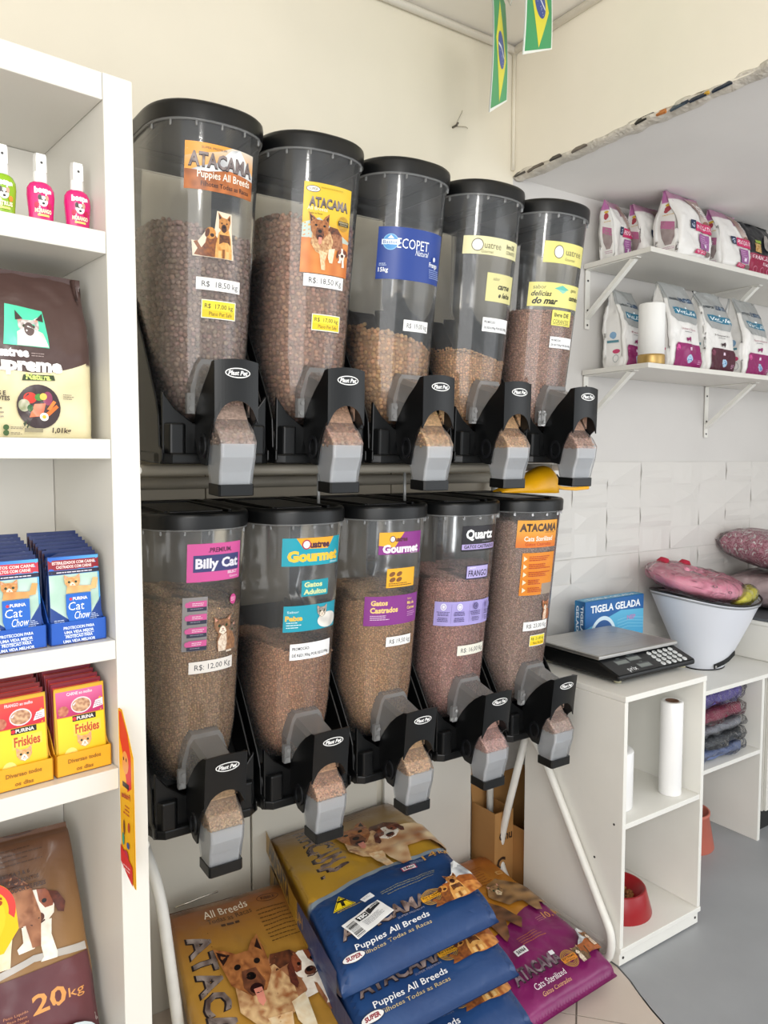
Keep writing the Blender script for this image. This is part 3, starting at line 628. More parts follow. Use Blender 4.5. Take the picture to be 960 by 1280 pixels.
def quatree(P, x, y, h, w, c='#5a5242', q='#f7f5ea'):
    P.ring(x - w * .38, y + h * .45, h * .62, h * .62, h * .16, c); P.ell(x - w * .38, y + h * .45, h * .45, h * .45, q); P.line([(x - w * .38 + h * .3, y), (x - w * .38 + h * .7, y - h * .25)], h * .16, c)
    P.text('uatree', x + w * .12, y, h * .8, c, w=w * .72, bold=.03)
U = []
spec = [('upper', 0, 'large clear feed dispenser with orange mountain sticker, leftmost of upper row', '#b39a8c', .0056, .505, .475),
        ('upper', 1, 'clear feed dispenser with tall yellow sticker of a running dog, second in upper row', '#bf9a82', .0056, .556, .545),
        ('upper', 2, 'clear feed dispenser with wide dark blue sticker, middle of upper row', '#cfa87e', .0060, .345, .285),
        ('upper', 3, 'mostly empty clear feed dispenser with pale yellow stickers, fourth in upper row', '#c9a27a', .0036, .305, .27),
        ('upper', 4, 'clear feed dispenser with several pale yellow stickers, rightmost of upper row', '#bf9a86', .0030, .43, .425),
        ('lower', 0, 'clear feed dispenser with pink sticker, leftmost of lower row', '#ba9a78', .0028, .53, .50),
        ('lower', 1, 'clear feed dispenser with three turquoise stickers, second in lower row', '#c49a7a', .0028, .40, .345),
        ('lower', 2, 'clear feed dispenser with purple stickers, middle of lower row', '#c8a37c', .0028, .475, .475),
        ('lower', 3, 'clear feed dispenser with lilac stickers and a black one, fourth in lower row', '#c2988c', .0028, .507, .50),
        ('lower', 4, 'full clear feed dispenser with orange stickers, rightmost of lower row under yellow scoop', '#b99d8e', .0028, .66, .63)]
D = {}
for row, k, lab, kc, r, a, b in spec: D[row, k] = build_unit(row, k, lab, kc, r, a, b)
# --- upper row stickers
def s_u0(P):
    P.rect(-.072, .558, .09, .648, gr('#e7a243', '#d9dcd6', .60, .67)); P.poly([(-.072, .648), (-.072, .62), (.0, .636), (.03, .648)], '#e8a040')
    art_mountain(P, -.072, .558, .09, .648, sand='#c4733a')
    P.text('SUPER PREMIUM', -.01, .637, .0045, '#57504c', w=.055); atacama(P, .01, .604, .026, .148)
    P.text('Puppies All Breeds', .017, .582, .014, '#f7efe2', w=.125, bold=.01).text('Filhotes Todas as Racas', .02, .566, .009, '#4a2c22', w=.115, bold=.02)
sticker(D['upper', 0], s_u0)
def s_u0b(P):
    P.push(0, .43, 1); P.poly([(-.050, -.001), (-.053, .03), (-.040, .028), (-.022, .052), (-.004, .056), (.0, .092), (.034, .090), (.036, .055), (.043, -.001)], '#e9d9c2'); art_shepherd_sit(P, -.002, .0, .09); P.pop()
sticker(D['upper', 0], s_u0b)
sticker(D['upper', 0], lambda P: price(P, -.041, .064, .363, .388, 'R$  18,50 kg')); sticker(D['upper', 0], lambda P: yel(P, -.026, .052, .308, .342))
def s_u1(P):
    P.rect(-.060, .43, .070, .622, gr('#d9822c', '#e3bf33', .50, .56)); P.poly([(-.06, .535), (-.02, .55), (.03, .525), (.07, .51), (.07, .49), (-.06, .5)], '#b9c7bd'); P.rect(-.06, .43, .07, .505, nz('#c96f2e', '#dd8f48', 40), .006)
    P.ring(-.038, .608, .017, .007, .0015, '#1c1a18').ell(-.038, .608, .0155, .0058, '#f1ede0').text('SUPER', -.038, .605, .006, '#2b241c', w=.022)
    atacama(P, .006, .573, .019, .105); P.text('All Breeds', -.025, .564, .008, '#f5eeda', w=.05).text('Todas as Racas', -.03, .556, .004, '#5c4a20', w=.035)
    art_shepherd_walk(P, -.016, .468, .085); art_puppy(P, .048, .468, .028); art_badge(P, .046, .545, .016, '#3a3324', '#d7c490', 'GARANTIA')
    P.lines(-.02, .612, .08, 1, .0015, .003, '#b99d2c')
sticker(D['upper', 1], s_u1); sticker(D['upper', 1], lambda P: price(P, -.050, .060, .401, .4285, 'R$: 18,50 Kg')); sticker(D['upper', 1], lambda P: yel(P, -.022, .055, .307, .340))
def s_u2(P):
    P.rect(-.108, .447, .105, .568, '#1f3f8f'); P.ell(-.073, .533, .021, .019, '#7db7e0').ell(-.073, .533, .019, .017, '#3f8fce').rect(-.097, .527, -.049, .539, '#dfeaf4').text('Baston', -.073, .529, .008, '#27539b', w=.04)
    P.poly([(-.082, .541), (-.073, .549), (-.064, .541)], '#dfeaf4')
    P.text('ECOPET', -.006, .520, .023, '#f2f6fb', w=.098, bold=.0).text('Natural', .022, .507, .013, '#f2f6fb', w=.045, shear=.3)
    P.text('Frango', .068, .487, .011, '#f2f6fb', w=.036, bold=.02).text('15kg', -.088, .464, .010, '#f2f6fb', w=.027, bold=.02); P.lines(-.1, .482, .022, 2, .0018, .004, '#b9c8e6', 3)
    P.lines(.05, .479, .05, 5, .0016, .0048, '#9db1dd', 5); P.ell(.064, .505, .0045, .0055, '#e9eef7')
sticker(D['upper', 2], s_u2); sticker(D['upper', 2], lambda P: price(P, -.020, .066, .327, .354, 'R$  19,00 kg'))
def s_u3(P):
    P.rect(-.104, .543, .102, .588, '#e4dfae'); P.ell(-.062, .566, .017, .014, '#f6f6ef').ring(-.062, .566, .018, .016, .0025, '#6b6348'); P.text('uatree', -.012, .559, .017, '#5d563f', w=.058, bold=.0)
    P.text('Gourmet', -.03, .547, .008, '#6a6348', w=.04, shear=.2).text('livre DE', .058, .566, .011, '#4b4636', w=.038, bold=.03).text('CORANTES', .06, .552, .009, '#4b4636', w=.042)
sticker(D['upper', 3], s_u3)
def s_u3b(P):
    P.rect(-.023, .428, .092, .500, '#ddd696'); P.text('sabor', .012, .482, .009, '#6b6445', w=.026, shear=.2).text('carne', .045, .461, .015, '#2f2c20', w=.05, shear=.35, bold=.03).text('e leite', .05, .44, .013, '#2f2c20', w=.05, shear=.35, bold=.03)
sticker(D['upper', 3], s_u3b); sticker(D['upper', 3], lambda P: promo(P, -.024, .085, .350, .386, 'DE R$16,99kg POR R$13,99kg'))
def s_u4(P):
    P.rect(-.078, .558, .09, .615, '#e6dd82'); P.ell(-.028, .588, .017, .016, '#f6f6ef').ring(-.028, .588, .018, .018, .0025, '#6b6348').text('uatree', .035, .582, .018, '#5d563f', w=.072).text('Gourmet', .02, .567, .008, '#6a6348', w=.045, shear=.2)
sticker(D['upper', 4], s_u4)
def s_u4b(P):
    P.rect(-.112, .440, .095, .505, '#e8e088'); P.text('sabor', -.078, .487, .011, '#4f4a35', w=.04).text('delicias', -.07, .468, .014, '#2f2c20', w=.065, shear=.3, bold=.02).text('do mar', -.055, .447, .017, '#2b281d', w=.085, shear=.3, bold=.04)
    P.poly([(-.03, .49), (.0, .50), (.03, .49), (.0, .483)], '#62bfae').poly([(-.02, .488), (.005, .478), (.02, .486)], '#8fd0bd').text('gatos', .055, .487, .009, '#4f4a35', w=.03).text('castrados', .062, .463, .013, '#2f2c20', w=.055, shear=.3, bold=.03)
sticker(D['upper', 4], s_u4b)
sticker(D['upper', 4], lambda P: P.rect(-.028, .390, .055, .432, '#ece26a').text('livre DE', .012, .414, .011, '#35311f', w=.062, bold=.03).text('CORANTES', .012, .396, .011, '#35311f', w=.068, bold=.0).line([(-.022, .394), (.05, .394)], .001, '#35311f'))
sticker(D['upper', 4], lambda P: promo(P, -.026, .080, .328, .359, 'DE R$17,90kg POR R$14,99kg'))
# --- lower row stickers
def s_l0(P):
    P.rect(-.044, .572, .097, .658, '#d6569c').rect(-.030, .594, .090, .632, '#3d3f74'); P.text('.PREMIUM.', .035, .638, .010, '#5a1c45', w=.06, bold=.03)
    P.text('Billy Cat', .031, .603, .021, '#e9e6ef', w=.112, bold=.04).text('SELECT', .07, .586, .006, '#f3e6ef', w=.03, bold=.03).text('Gatos', .074, .577, .005, '#f3e6ef', w=.026)
sticker(D['lower', 0], s_l0)
def s_l0b(P):
    P.rect(-.052, .414, .006, .538, '#8f8b8b')
    for i in range(4): z = .515 - i * .030; P.rect(-.038, z, .004, z + .014, '#d25c98').rect(-.041, z - .009, .004, z, '#34364a').ell(-.041, z + .006, .005, .006, '#d25c98').lines(-.03, z + .008, .028, 2, .0016, .004, '#f2d6e4', i).lines(-.034, z - .004, .03, 1, .0014, .003, '#9b9aad', i)
sticker(D['lower', 0], s_l0b)
def s_l0c(P): art_cat(P, .072, .40, .07, '#4a3a33', '#8f7c6c'); art_cat(P, .052, .405, .082, '#6a4a38', '#b0805a', body=True, tail=False); P.ell(.074, .524, .010, .012, '#d0468c').lines(.067, .527, .014, 3, .0014, .0035, '#f4d6e4', 2)
sticker(D['lower', 0], s_l0c); sticker(D['lower', 0], lambda P: price(P, -.035, .080, .360, .388, 'R$: 12,00 Kg', '#ece6df'))
def s_l1(P):
    P.rect(-.074, .588, .100, .656, '#159fb3').poly([(-.04, .656), (-.02, .63), (.05, .628), (.07, .656)], '#efa824'); P.text('Gourmet', .014, .600, .024, '#f3c63c', w=.15, bold=.06)
    P.text('uatree', .026, .632, .016, '#4a1f35', w=.058, bold=.05).ring(-.013, .64, .012, .012, .003, '#b01f4a').ell(-.013, .64, .009, .009, '#f4f0ee').text('Alimento', .075, .591, .005, '#eafafa', w=.03)
sticker(D['lower', 1], s_l1)
sticker(D['lower', 1], lambda P: P.rect(-.021, .512, .058, .552, '#1a97a8').text('Gatos', .012, .535, .012, '#d6e0a0', w=.052, bold=.04).text('Adultos', .019, .517, .012, '#d6e0a0', w=.068, bold=.04))
def s_l1c(P):
    P.rect(-.064, .425, .098, .490, '#1d9cb2').text('Peixe', -.037, .453, .012, '#f0c04a', w=.045, bold=.05).text('Sabor', -.04, .472, .006, '#dff2f2', w=.03).lines(-.056, .447, .04, 3, .002, .006, '#dff2f2', 4)
    P.ell(.062, .447, .034, .02, nz('#c8c4bd', '#f1ede4', 60), thr=.006); art_cat(P, .045, .43, .056, '#5b504a', '#c9beb0', body=False)
sticker(D['lower', 1], s_l1c); sticker(D['lower', 1], lambda P: promo(P, -.044, .080, .353, .394, 'DE R$21,90kg POR R$13,99kg'))
def s_l2(P):
    P.rect(-.058, .598, .092, .656, '#8a2d86').poly([(-.058, .656), (-.058, .622), (-.01, .616), (.02, .656)], '#efb02c'); P.text('Gourmet', .016, .603, .020, '#f5eef4', w=.125, bold=.05)
    P.text('uatree', .012, .632, .012, '#5b1f35', w=.042, bold=.05).ring(-.018, .638, .009, .009, .0025, '#5b1f35').ell(-.018, .638, .007, .007, '#f4f0ee').text('Alimento', .062, .598, .004, '#f0e0ee', w=.03)
sticker(D['lower', 2], s_l2)
sticker(D['lower', 2], lambda P: [P.rect(-.029, .509, .07, .560, '#eeb02a'), [P.ell(a, b, .010, .006, nz('#6a4120', '#94602e', 90), rot=.3) for a, b in ((-.012, .545), (.012, .545), (-.01, .53), (.012, .530))], P.lines(-.022, .519, .08, 2, .002, .005, '#7a5520', 3)])
def s_l2c(P):
    P.rect(-.088, .408, .100, .487, '#87358a').text('Gatos', -.045, .463, .013, '#f0cf7e', w=.05, bold=.04).text('Castrados', -.028, .443, .014, '#f0cf7e', w=.086, bold=.04).lines(-.07, .434, .06, 3, .0018, .005, '#e9cfe6', 4)
    P.text('Sabor', .055, .473, .005, '#f0cf7e', w=.018).text('Mix de', .06, .460, .008, '#f0cf7e', w=.028, bold=.03).text('Carnes', .062, .447, .008, '#f0cf7e', w=.032, bold=.03).lines(.048, .438, .035, 3, .0016, .005, '#d9a8d6', 5)
sticker(D['lower', 2], s_l2c); sticker(D['lower', 2], lambda P: price(P, -.018, .075, .349, .375, 'R$ 19,50 kg'))
def s_l3(P):
    P.rect(-.046, .588, .098, .660, '#1f1c22').rect(-.044, .593, .095, .608, '#b3a3d6'); P.text('Quartz', .022, .624, .025, '#f5f5f5', w=.11, bold=.04).text('GATOS CASTRADOS', .026, .5965, .009, '#2b2436', w=.126, bold=.03).text('SUPER PREMIUM', .05, .6135, .003, '#9b97a5', w=.04)
sticker(D['lower', 3], s_l3)
sticker(D['lower', 3], lambda P: P.rect(-.023, .508, .07, .548, '#3a3050').rect(-.020, .511, .067, .545, '#b9aee0').text('FRANGO', .024, .516, .017, '#2b2140', w=.076, bold=.02).lines(-.01, .539, .03, 1, .002, .004, '#ece8fa'))
def s_l3c(P):
    P.rect(-.113, .375, .100, .445, '#aba0dc')
    for i, x in enumerate((-.085, -.035, .022, .072)):
        P.ell(x, .430, .009, .010, ('#ece9f6', '#ece9f6', '#5a5280', '#8f86bd')[i]).ring(x, .430, .006, .007, .0015, '#8d82bf').lines(x, .414, .042, 3, .002, .0045, '#4a4170', i, 'C').lines(x, .397, .034, 3, .002, .0045, '#4a4170', i + 9, 'C')
        if i: P.line([(x - .026, .438), (x - .026, .384)], .0008, '#6b62a0')
sticker(D['lower', 3], s_l3c); sticker(D['lower', 3], lambda P: price(P, -.031, .082, .286, .315, 'R$: 16,00 Kg', '#ece9dc'))
def s_l4(P):
    P.rect(-.091, .582, .072, .664, gr('#dd7424', '#eaa43a', .58, .64)); atacama(P, -.008, .633, .021, .148, '#3a2a22', '#6b4c36'); P.text('SUPER PREMIUM', .035, .625, .004, '#7a3c1c', w=.045)
    P.text('Cats Sterilized', -.008, .602, .014, '#f6efe0', w=.115, bold=.02).text('Gatos Castrados', -.008, .588, .010, '#b5301c', w=.105)
sticker(D['lower', 4], s_l4)
def s_l4b(P):
    P.rect(-.066, .436, .072, .566, '#e28a22').rect(.02, .436, .072, .470, '#9f8f80')
    for i in range(5): z = .548 - i * .0235; P.poly([(-.06, z - .008), (-.048, z), (-.06, z + .008)], '#f4e3c0').lines(-.042, z + .005, .09 if i < 3 else .055, 3, .0024, .0055, '#b5371c', i)
sticker(D['lower', 4], s_l4b); sticker(D['lower', 4], lambda P: art_cat(P, .055, .355, .062, '#7a3f24', '#c07a48')); sticker(D['lower', 4], lambda P: price(P, -.040, .070, .325, .353, 'R$: 23,00 Kg')); sticker(D['lower', 4], lambda P: yel(P, -.008, .062, .276, .307, 'R$  21,00 kg'))
# ================================================================ BAG SHAPES
def sup(a, n): a = min(1, abs(a)); return max(0.0, 1 - a ** n) ** (1 / n)
class Sack:
    """standing bag: local x across, z up, front towards -y; the depth closes to a flat seal at the top"""
    def __init__(s, W, H, D, seed=0, wr=.006, lean=0.0, bulge=.08, topn=2.0, vb=.5, fold=0.0):
        s.W, s.H, s.D, s.seed, s.wr, s.lean, s.bulge, s.topn, s.vb, s.fold = W, H, D, seed, wr, lean, bulge, topn, vb, fold
    def prof(s, v):
        d = 1.0 if v < s.vb else max(.02, 1 - ((v - s.vb) / (1 - s.vb)) ** s.topn)
        b = min(1, .80 + .20 * (v / .10)) if v < .1 else 1
        w = s.W / 2 * (1 + s.bulge * sin(pi * min(1, v * 1.1)) - .02 * v); return w * (.94 + .06 * b), s.D / 2 * d * b, (8 if v < .3 else 8 - 5 * (v - .3) / .7)
    def wrk(s, x, y, z):
        q = Vector((x * 9 + s.seed * 7.1, y * 9, z * 9)); return s.wr * (noise.noise(q) + .5 * noise.noise(q * 2.3) + .35 * abs(noise.noise(q * 4.1)))
    def front(s, x, z, off=0.0):
        v = min(1, max(0, z / s.H)); w, d, n = s.prof(v); a = min(.999, abs(x) / w); y = -d * sup(a, n)
        k = s.wrk(x, y, z) * (1 if v > .03 else v / .03); return (x, y - off - k + s.lean * v * v + s.fold * max(0, v - .85), z)
    def side(s, y, z, off=0.0, sg=-1):
        v = min(1, max(0, z / s.H)); w, d, n = s.prof(v); yy = max(-1, min(1, y / max(d, 1e-4))); x = w * sup(min(.999, abs(yy)), n) * (1 - .16 * (1 - abs(yy)) * max(0, v - .35))
        return (sg * (x + off + s.wrk(x, y, z)), yy * d + s.lean * v * v + s.fold * max(0, v - .85), z)
    def body(s, name, col, m, parent, nv=30):
        rings = []; cs = []; k = 18; nv = int(nv * 1.4)
        for j in range(nv + 1):
            z = s.H * j / nv; v = j / nv; w, d, n = s.prof(v); r = []
            for i in range(k * 2 + 1): x = w * .995 * sin((i / (2 * k) - .5) * pi); r.append(s.front(x, z)); cs.append(col(x, z, 'f'))
            for i in range(1, 8): y = d * (-1 + 2 * i / 8); r.append(s.side(y, z, 0, 1)); cs.append(col(y, z, 's'))
            for i in range(2 * k, -1, -1):
                x = w * .995 * sin((i / (2 * k) - .5) * pi); p = s.front(x, z); r.append((p[0], 2 * (s.lean * v * v + s.fold * max(0, v - .85)) - p[1], z)); cs.append(col(x, z, 'b'))
            for i in range(7, 0, -1): y = d * (-1 + 2 * i / 8); r.append(s.side(y, z, 0, -1)); cs.append(col(y, z, 's'))
            rings.append(r)
        g = G().loft(rings, cap0=True, cap1=True); me = g.mesh(name); at = me.attributes.new('Col', 'FLOAT_COLOR', 'POINT'); flat = []
        for c in cs: flat += [*c, 1.0]
        n = len(rings[0]); 
        for c in cs[:n] + cs[-n:]: flat += [*c, 1.0]
        at.data.foreach_set('color', flat); return link(name, me, m, parent)
def quadbag(root, cs, W, L, T, TBm, colf, art, seed=0, wr=.009, nu=6, nvv=4, m=None, mp=None, name='printed_artwork'):
    bl, br, fr, fl = [Vector(c) for c in cs]; nrm = ((br - fl).cross(bl - fr)).normalized(); nrm = nrm if nrm.z > 0 or abs(nrm.z) < .2 else -nrm
    if abs(nrm.z) < .2 and nrm.y > 0: nrm = -nrm
    def S(u, v, off=0.0, sg=1):
        p = (fl * (1 - u) + fr * u) * (1 - v) + (bl * (1 - u) + br * u) * v; e = sup(2 * u - 1, nu) * sup(min(1, abs(2 * v - 1) / .96), nvv)
        q = Vector((u * W * 7 + seed * 3.7, v * L * 7, seed)); w = wr * (noise.noise(q) + .6 * noise.noise(q * 2.2) + .3 * noise.noise(q * 5)) * (.25 + .75 * e)
        return p + nrm * ((T if sg > 0 else -TBm) * e + (w if sg > 0 else w * .3 - .0005) + off)
    NU, NV = 60, 70
    us = [.5 - .5 * cos(pi * i / NU) for i in range(NU + 1)]; vs_ = [.5 - .5 * cos(pi * j / NV) for j in range(NV + 1)]
    vs = []; cc = []; fs = []
    for sg in (1, -1):
        b = len(vs)
        for v in vs_:
            for u in us: vs.append(tuple(S(u, v, 0, sg))); cc += [*colf(u, v), 1.0]
        for j in range(NV):
            for i in range(NU): a = b + j * (NU + 1) + i; f = (a, a + 1, a + NU + 2, a + NU + 1); fs.append(f if sg > 0 else f[::-1])
    me = bpy.data.meshes.new('sack_body'); me.from_pydata(vs, [], fs); me.attributes.new('Col', 'FLOAT_COLOR', 'POINT').data.foreach_set('color', cc)
    body = link('sack_body', me, m or FOIL, root, True)
    if art:
        P = Pr(.012); art(P); P.build(name, lambda x, y, o: S(min(1, max(0, x / W)), min(1, max(0, y / L)), o), mp or FOILP, root, off0=.002, dk=.00010)
    return S
# ================================================================ LEFT SHELF CABINET
CAB_O = Vector((.350, -.8, 0)); CA = radians(7)
def cl(x, y, z=0): return (CAB_O.x + x * cos(CA) - y * sin(CA), CAB_O.y + x * sin(CA) + y * cos(CA), z)
cb = thing('shelf_cabinet', 'tall white open shelf cabinet at left with pet products in its compartments', 'cabinet', cl(0, 0), (0, 0, CA))
XL = -.92
box('side_panel', WHITE, -.045, 0, 0, .285, 0, 2.071, cb); box('side_panel', WHITE, XL, XL + .045, 0, .285, 0, 2.071, cb)
box('top_panel', WHITE, XL + .0455, -.0455, .0003, .285, 2.031, 2.0705, cb); box('back_panel', WHITE, XL + .046, -.046, .27, .284, .05, 2.03, cb, 0)
for z, h in ((1.841, .033), (1.532, .030), (1.222, .030), (1.019, .033), (.34, .033)): box('shelf', WHITE, XL + .0455, -.0455, .0006, .269, z - h, z, cb)
box('plinth', WHITE, XL + .046, -.046, .03, .05, 0, .30, cb)
def citem(name, label, cat, x, y, z, rz=0, group=None): return thing(name, label, cat, cl(x, y, z), (0, 0, CA + rz), group)
# spray bottles
CAPW = mat('white_spray_cap', '#f2f1ee', .3, var=.01)
def bottle(label, col, x, lab1, group='small spray bottles on the top shelf'):
    t = citem('spray_bottle', label, 'spray bottle', x, .05, 1.8415, 0, group); m = mat('bottle_' + col[1:], col, .25, var=.03, coat=.3)
    pr = [(.0145, 0), (.0165, .002), (.0175, .02), (.0195, .045), (.019, .055), (.015, .062), (.009, .066)]
    G().lathe(pr, sy=.62, n=32).obj('bottle_body', m, t)
    G().lathe([(.0095, .064), (.0095, .079), (.0085, .08)], n=24).loft([[(-.0075, -.008, z), (.0075, -.008, z), (.0075, .007, z), (-.0075, .007, z)] for z in (.079, .10)] + [[(-.0065, -.0075, .105), (.0065, -.0075, .105), (.0065, .006, .108), (-.0065, .006, .108)]], sm=False).obj('spray_head', CAPW, t, .001)
    P = Pr(.006); P.ell(0, .083 + .009, .0018, .0018, '#3b3b3b'); P.build('nozzle', lambda x, y, o: (x, -.0081 - o, y), PRINT, t)
    def bs(x, y, o):
        r = np.interp(y, [q[1] for q in pr], [q[0] for q in pr]); return (x, -(r * .62) * sqrt(max(0, 1 - (x / r) ** 2)) - o, y)
    P = Pr(.005); P.text('beeps', 0, .048, .0085, '#fdf6f8', w=.024, bold=.06, arc=-.0015); P.ell(0, .036, .0065, .0075, '#f7efe9').ell(-.005, .041, .0025, .004, '#2e2a2a').ell(.005, .041, .0025, .004, '#c9a28a').ell(0, .033, .002, .0016, '#221c1c').ell(-.0022, .038, .001, .0012, '#221c1c').ell(.0022, .038, .001, .0012, '#221c1c')
    P.ell(.009, .030, .003, .004, '#c01848' if lab1[0] == 'M' else '#e58a2c').ell(-.009, .030, .003, .004, '#c01848' if lab1[0] == 'M' else '#e58a2c')
    P.text(lab1, 0, .0195, .0055, '#ffe9c8', w=.023, bold=.05); P.rect(-.008, .0145, .008, .0175, '#e9e07a'); P.lines(-.01, .008, .02, 2, .001, .0025, '#f7c7dc', 2)
    P.build('bottle_print', bs, PRINT, t); return t
bottle('pink spray bottle nearest the cabinet side, right of another pink one', '#d81b73', -.069, 'MORANGO'); bottle('pink spray bottle between the green bottle and the other pink one', '#d81b73', -.122, 'MORANGO'); bottle('green spray bottle left of the two pink ones', '#8fb81e', -.175, 'CITRUS')
# cat food bags
def supreme(label, x, y, rz=0, seed=1, art=True, H=.245, W=.160, D=.062):
    t = citem('cat_food_bag', label, 'pet food bag', x, y, 1.5325, rz, 'brown and cream cat food bags'); s = Sack(W, H, D, seed, .008, .012, .015, 1.6, .35)
    br = lin('#4c3733'); cr = lin('#d9cda4')
    s.body('bag_film', lambda a, z, f: br if z > H * (.405 + (.05 * (a / W * 2) ** 2 if f == 'f' else .05)) else cr, FOIL, t, 36)
    if not art: return t
    P = Pr(.012); bd = [(-W * .5 + W * i / 16, H * (.385 + .08 * ((i / 16 - .45) * 2) ** 2)) for i in range(17)]
    P.poly([(-W / 2, .001), (W / 2, .001)] + bd[::-1], nz('#d3c79c', '#e3d9b4', 25), .015); P.poly(bd + [(W / 2, H * .5), (-W / 2, H * .5)], '#4c3733')
    P.push(.008, 0, 1).poly([(-.052, H * .54), (-.045, H * .785), (.005, H * .76), (.010, H * .535)], nz('#3fc79b', '#5fd9b2', 30)); art_cat(P, -.013, H * .50, .052, '#8d7c78', '#efe6e2', '#c9b6b0', body=False)
    P.poly([(-.034, H * .54), (-.033, H * .62), (-.018, H * .66), (.002, H * .62), (.009, H * .54)], nz('#cdbfba', '#f1e9e4', 60), .006); P.ell(-.0165, H * .64, .007, .010, '#5d4c4a'); P.poly([(-.034, H * .69), (-.033, H * .75), (-.024, H * .70)], '#3f3331').poly([(.004, H * .69), (.004, H * .745), (-.006, H * .70)], '#3f3331').pop()
    P.text('uatree', -.032, H * .475, .012, '#f4ecec', w=.042, bold=.06).ring(-.066, H * .50, .008, .008, .003, '#c22a3a').ell(-.066, H * .50, .005, .005, '#f4ecec'); P.lines(-.008, H * .495, .018, 2, .0012, .0035, '#a89590', 2)
    P.text('Supreme', -.018, H * .395, .018, '#f7f3ee', w=.105, bold=.055); P.poly([(-.022, H * .335), (.024, H * .345), (.022, H * .375), (-.02, H * .37)], '#33401f').text('Natural', .001, H * .345, .008, '#c9d977', w=.036, bold=.05)
    P.ell(0, H * .185, .030, .032, '#3a2a2c', n=32).ell(-.012, H * .235, .009, .008, '#cf3a2a').ell(.012, H * .235, .007, .01, '#8c3a5a').ell(0, H * .24, .006, .005, '#4e8b3c').ell(-.02, H * .19, .008, .009, nz('#d9d2bd', '#8a8f6a', 150), thr=.004).ell(.006, H * .245, .005, .005, '#efc25a')
    P.poly([(-.014, H * .12), (-.006, H * .20), (.009, H * .205), (.004, H * .13)], nz('#e0603a', '#ef8258', 90), .005).poly([(.008, H * .145), (.024, H * .20), (.027, H * .185), (.013, H * .13)], '#e2702a').poly([(.010, H * .17), (.020, H * .225), (.024, H * .215), (.015, H * .165)], '#ea8138').ell(.006, H * .125, .006, .006, '#f4efe4').ell(.006, H * .125, .0028, .0028, '#e9b02e').ell(-.012, H * .175, .004, .005, '#2e5c2c')
    P.text('CAES E', -.057, H * .245, .006, '#4a3c36', w=.026, bold=.03, al='C').text('FILHOTES', -.055, H * .215, .006, '#4a3c36', w=.032, bold=.03); P.lines(-.072, H * .165, .03, 3, .002, .006, '#8a7d68', 3); P.lines(.034, H * .26, .016, 3, .001, .003, '#6a5f50', 4)
    for i in (0, 1): P.ell(-.046, H * (.048 - .032 * i + .01), .004, .004, '#3f5b33').lines(-.04, H * (.048 - .032 * i + .01), .018, 2, .001, .002, '#7d7360', i)
    P.rect(-.022, .008, .003, .014, '#8f866c').text('1,01kg', .030, .008, .007, '#4a3c36', w=.027, bold=.03); P.poly([(-.024, .02), (-.018, .026), (-.022, .015)], '#33402a').poly([(-.02, .015), (-.014, .024), (-.018, .013)], '#33402a')
    P.build('bag_print', lambda a, b, o: s.front(a, b, o), FOILP, t); 
    P = Pr(.01); P.text('Supr', 0, H * .41, .010, '#f2ede8', w=.026, bold=.04).lines(-.014, H * .3, .026, 3, .002, .006, '#5a4d40', 2).lines(-.014, H * .2, .026, 2, .002, .006, '#5a4d40', 3)
    P.build('gusset_print', lambda a, b, o: s.side(a, b, o, 1), FOILP, t); return t
supreme('brown and cream cat food bag with green cat picture, front of shelf', -.141, .055, 0, 1)
supreme('cat food bag standing behind the one with green cat picture', -.131, .15, 0, 5, True, .25)
supreme('crumpled brown cat food bag cut off by the left picture edge', -.285, .05, 0, 9, False, .22, .115)
# pouches in display cartons
def carton(name, label, x, z, col, lip, txts, tcol, seed, W=.083, Dp=.125, Hb=.085):
    t = citem(name, label, 'display box', x, .02, z + .0005, 0); c = lin(col); m = mat('carton_' + col[1:], col, .45, var=.03)
    kraft = mat('kraft_inside', '#9c7f62', .8)
    G().box(-W / 2, W / 2, 0, .0015, 0, lip).obj('front_lip', m, t); G().box(-W / 2, W / 2, 0, Dp, 0, .0015).obj('carton_bottom', kraft, t)
    for sx in (-1, 1): G().prism([(0, 0), (0, lip), (.012, lip), (.035, Hb * .75), (Dp, Hb + .045), (Dp, 0)], min(sx * W / 2, sx * (W / 2 - .0015)), max(sx * W / 2, sx * (W / 2 - .0015)), 'x').obj('carton_side', m, t)
    G().box(-W / 2, W / 2, Dp - .0015, Dp, 0, Hb + .047).obj('carton_back', kraft, t)
    P = Pr(.01)
    for i, (s_, h, w) in enumerate(txts): P.text(s_, 0, lip * .78 - (lip * .8) * (i + .5) / len(txts) - h * .1, h, tcol, w=w, bold=.03)
    if len(txts) == 4: P.line([(-.022, lip * .41), (.022, lip * .41)], .0006, tcol)
    P.build('carton_print', lambda a, b, o: (a, -o, b), CARD, t); return t
def pouch(name, label, x, y, z, W, H, art, group, basec, lean, seed, rz=0):
    t = citem(name, label, 'pouch', x, y, z, rz, group); t.rotation_euler = (-lean, 0, CA + rz); s = Sack(W, H, .010, seed, .0016, 0, .0, 2.5, .2); c = lin(basec)
    s.body('pouch_film', lambda a, b, f: c, FOIL, t, 8)
    P = Pr(.012); art(P, W, H); P.build('pouch_print', lambda a, b, o: s.front(a, b, o), PRINT, t, off0=.0005); return t
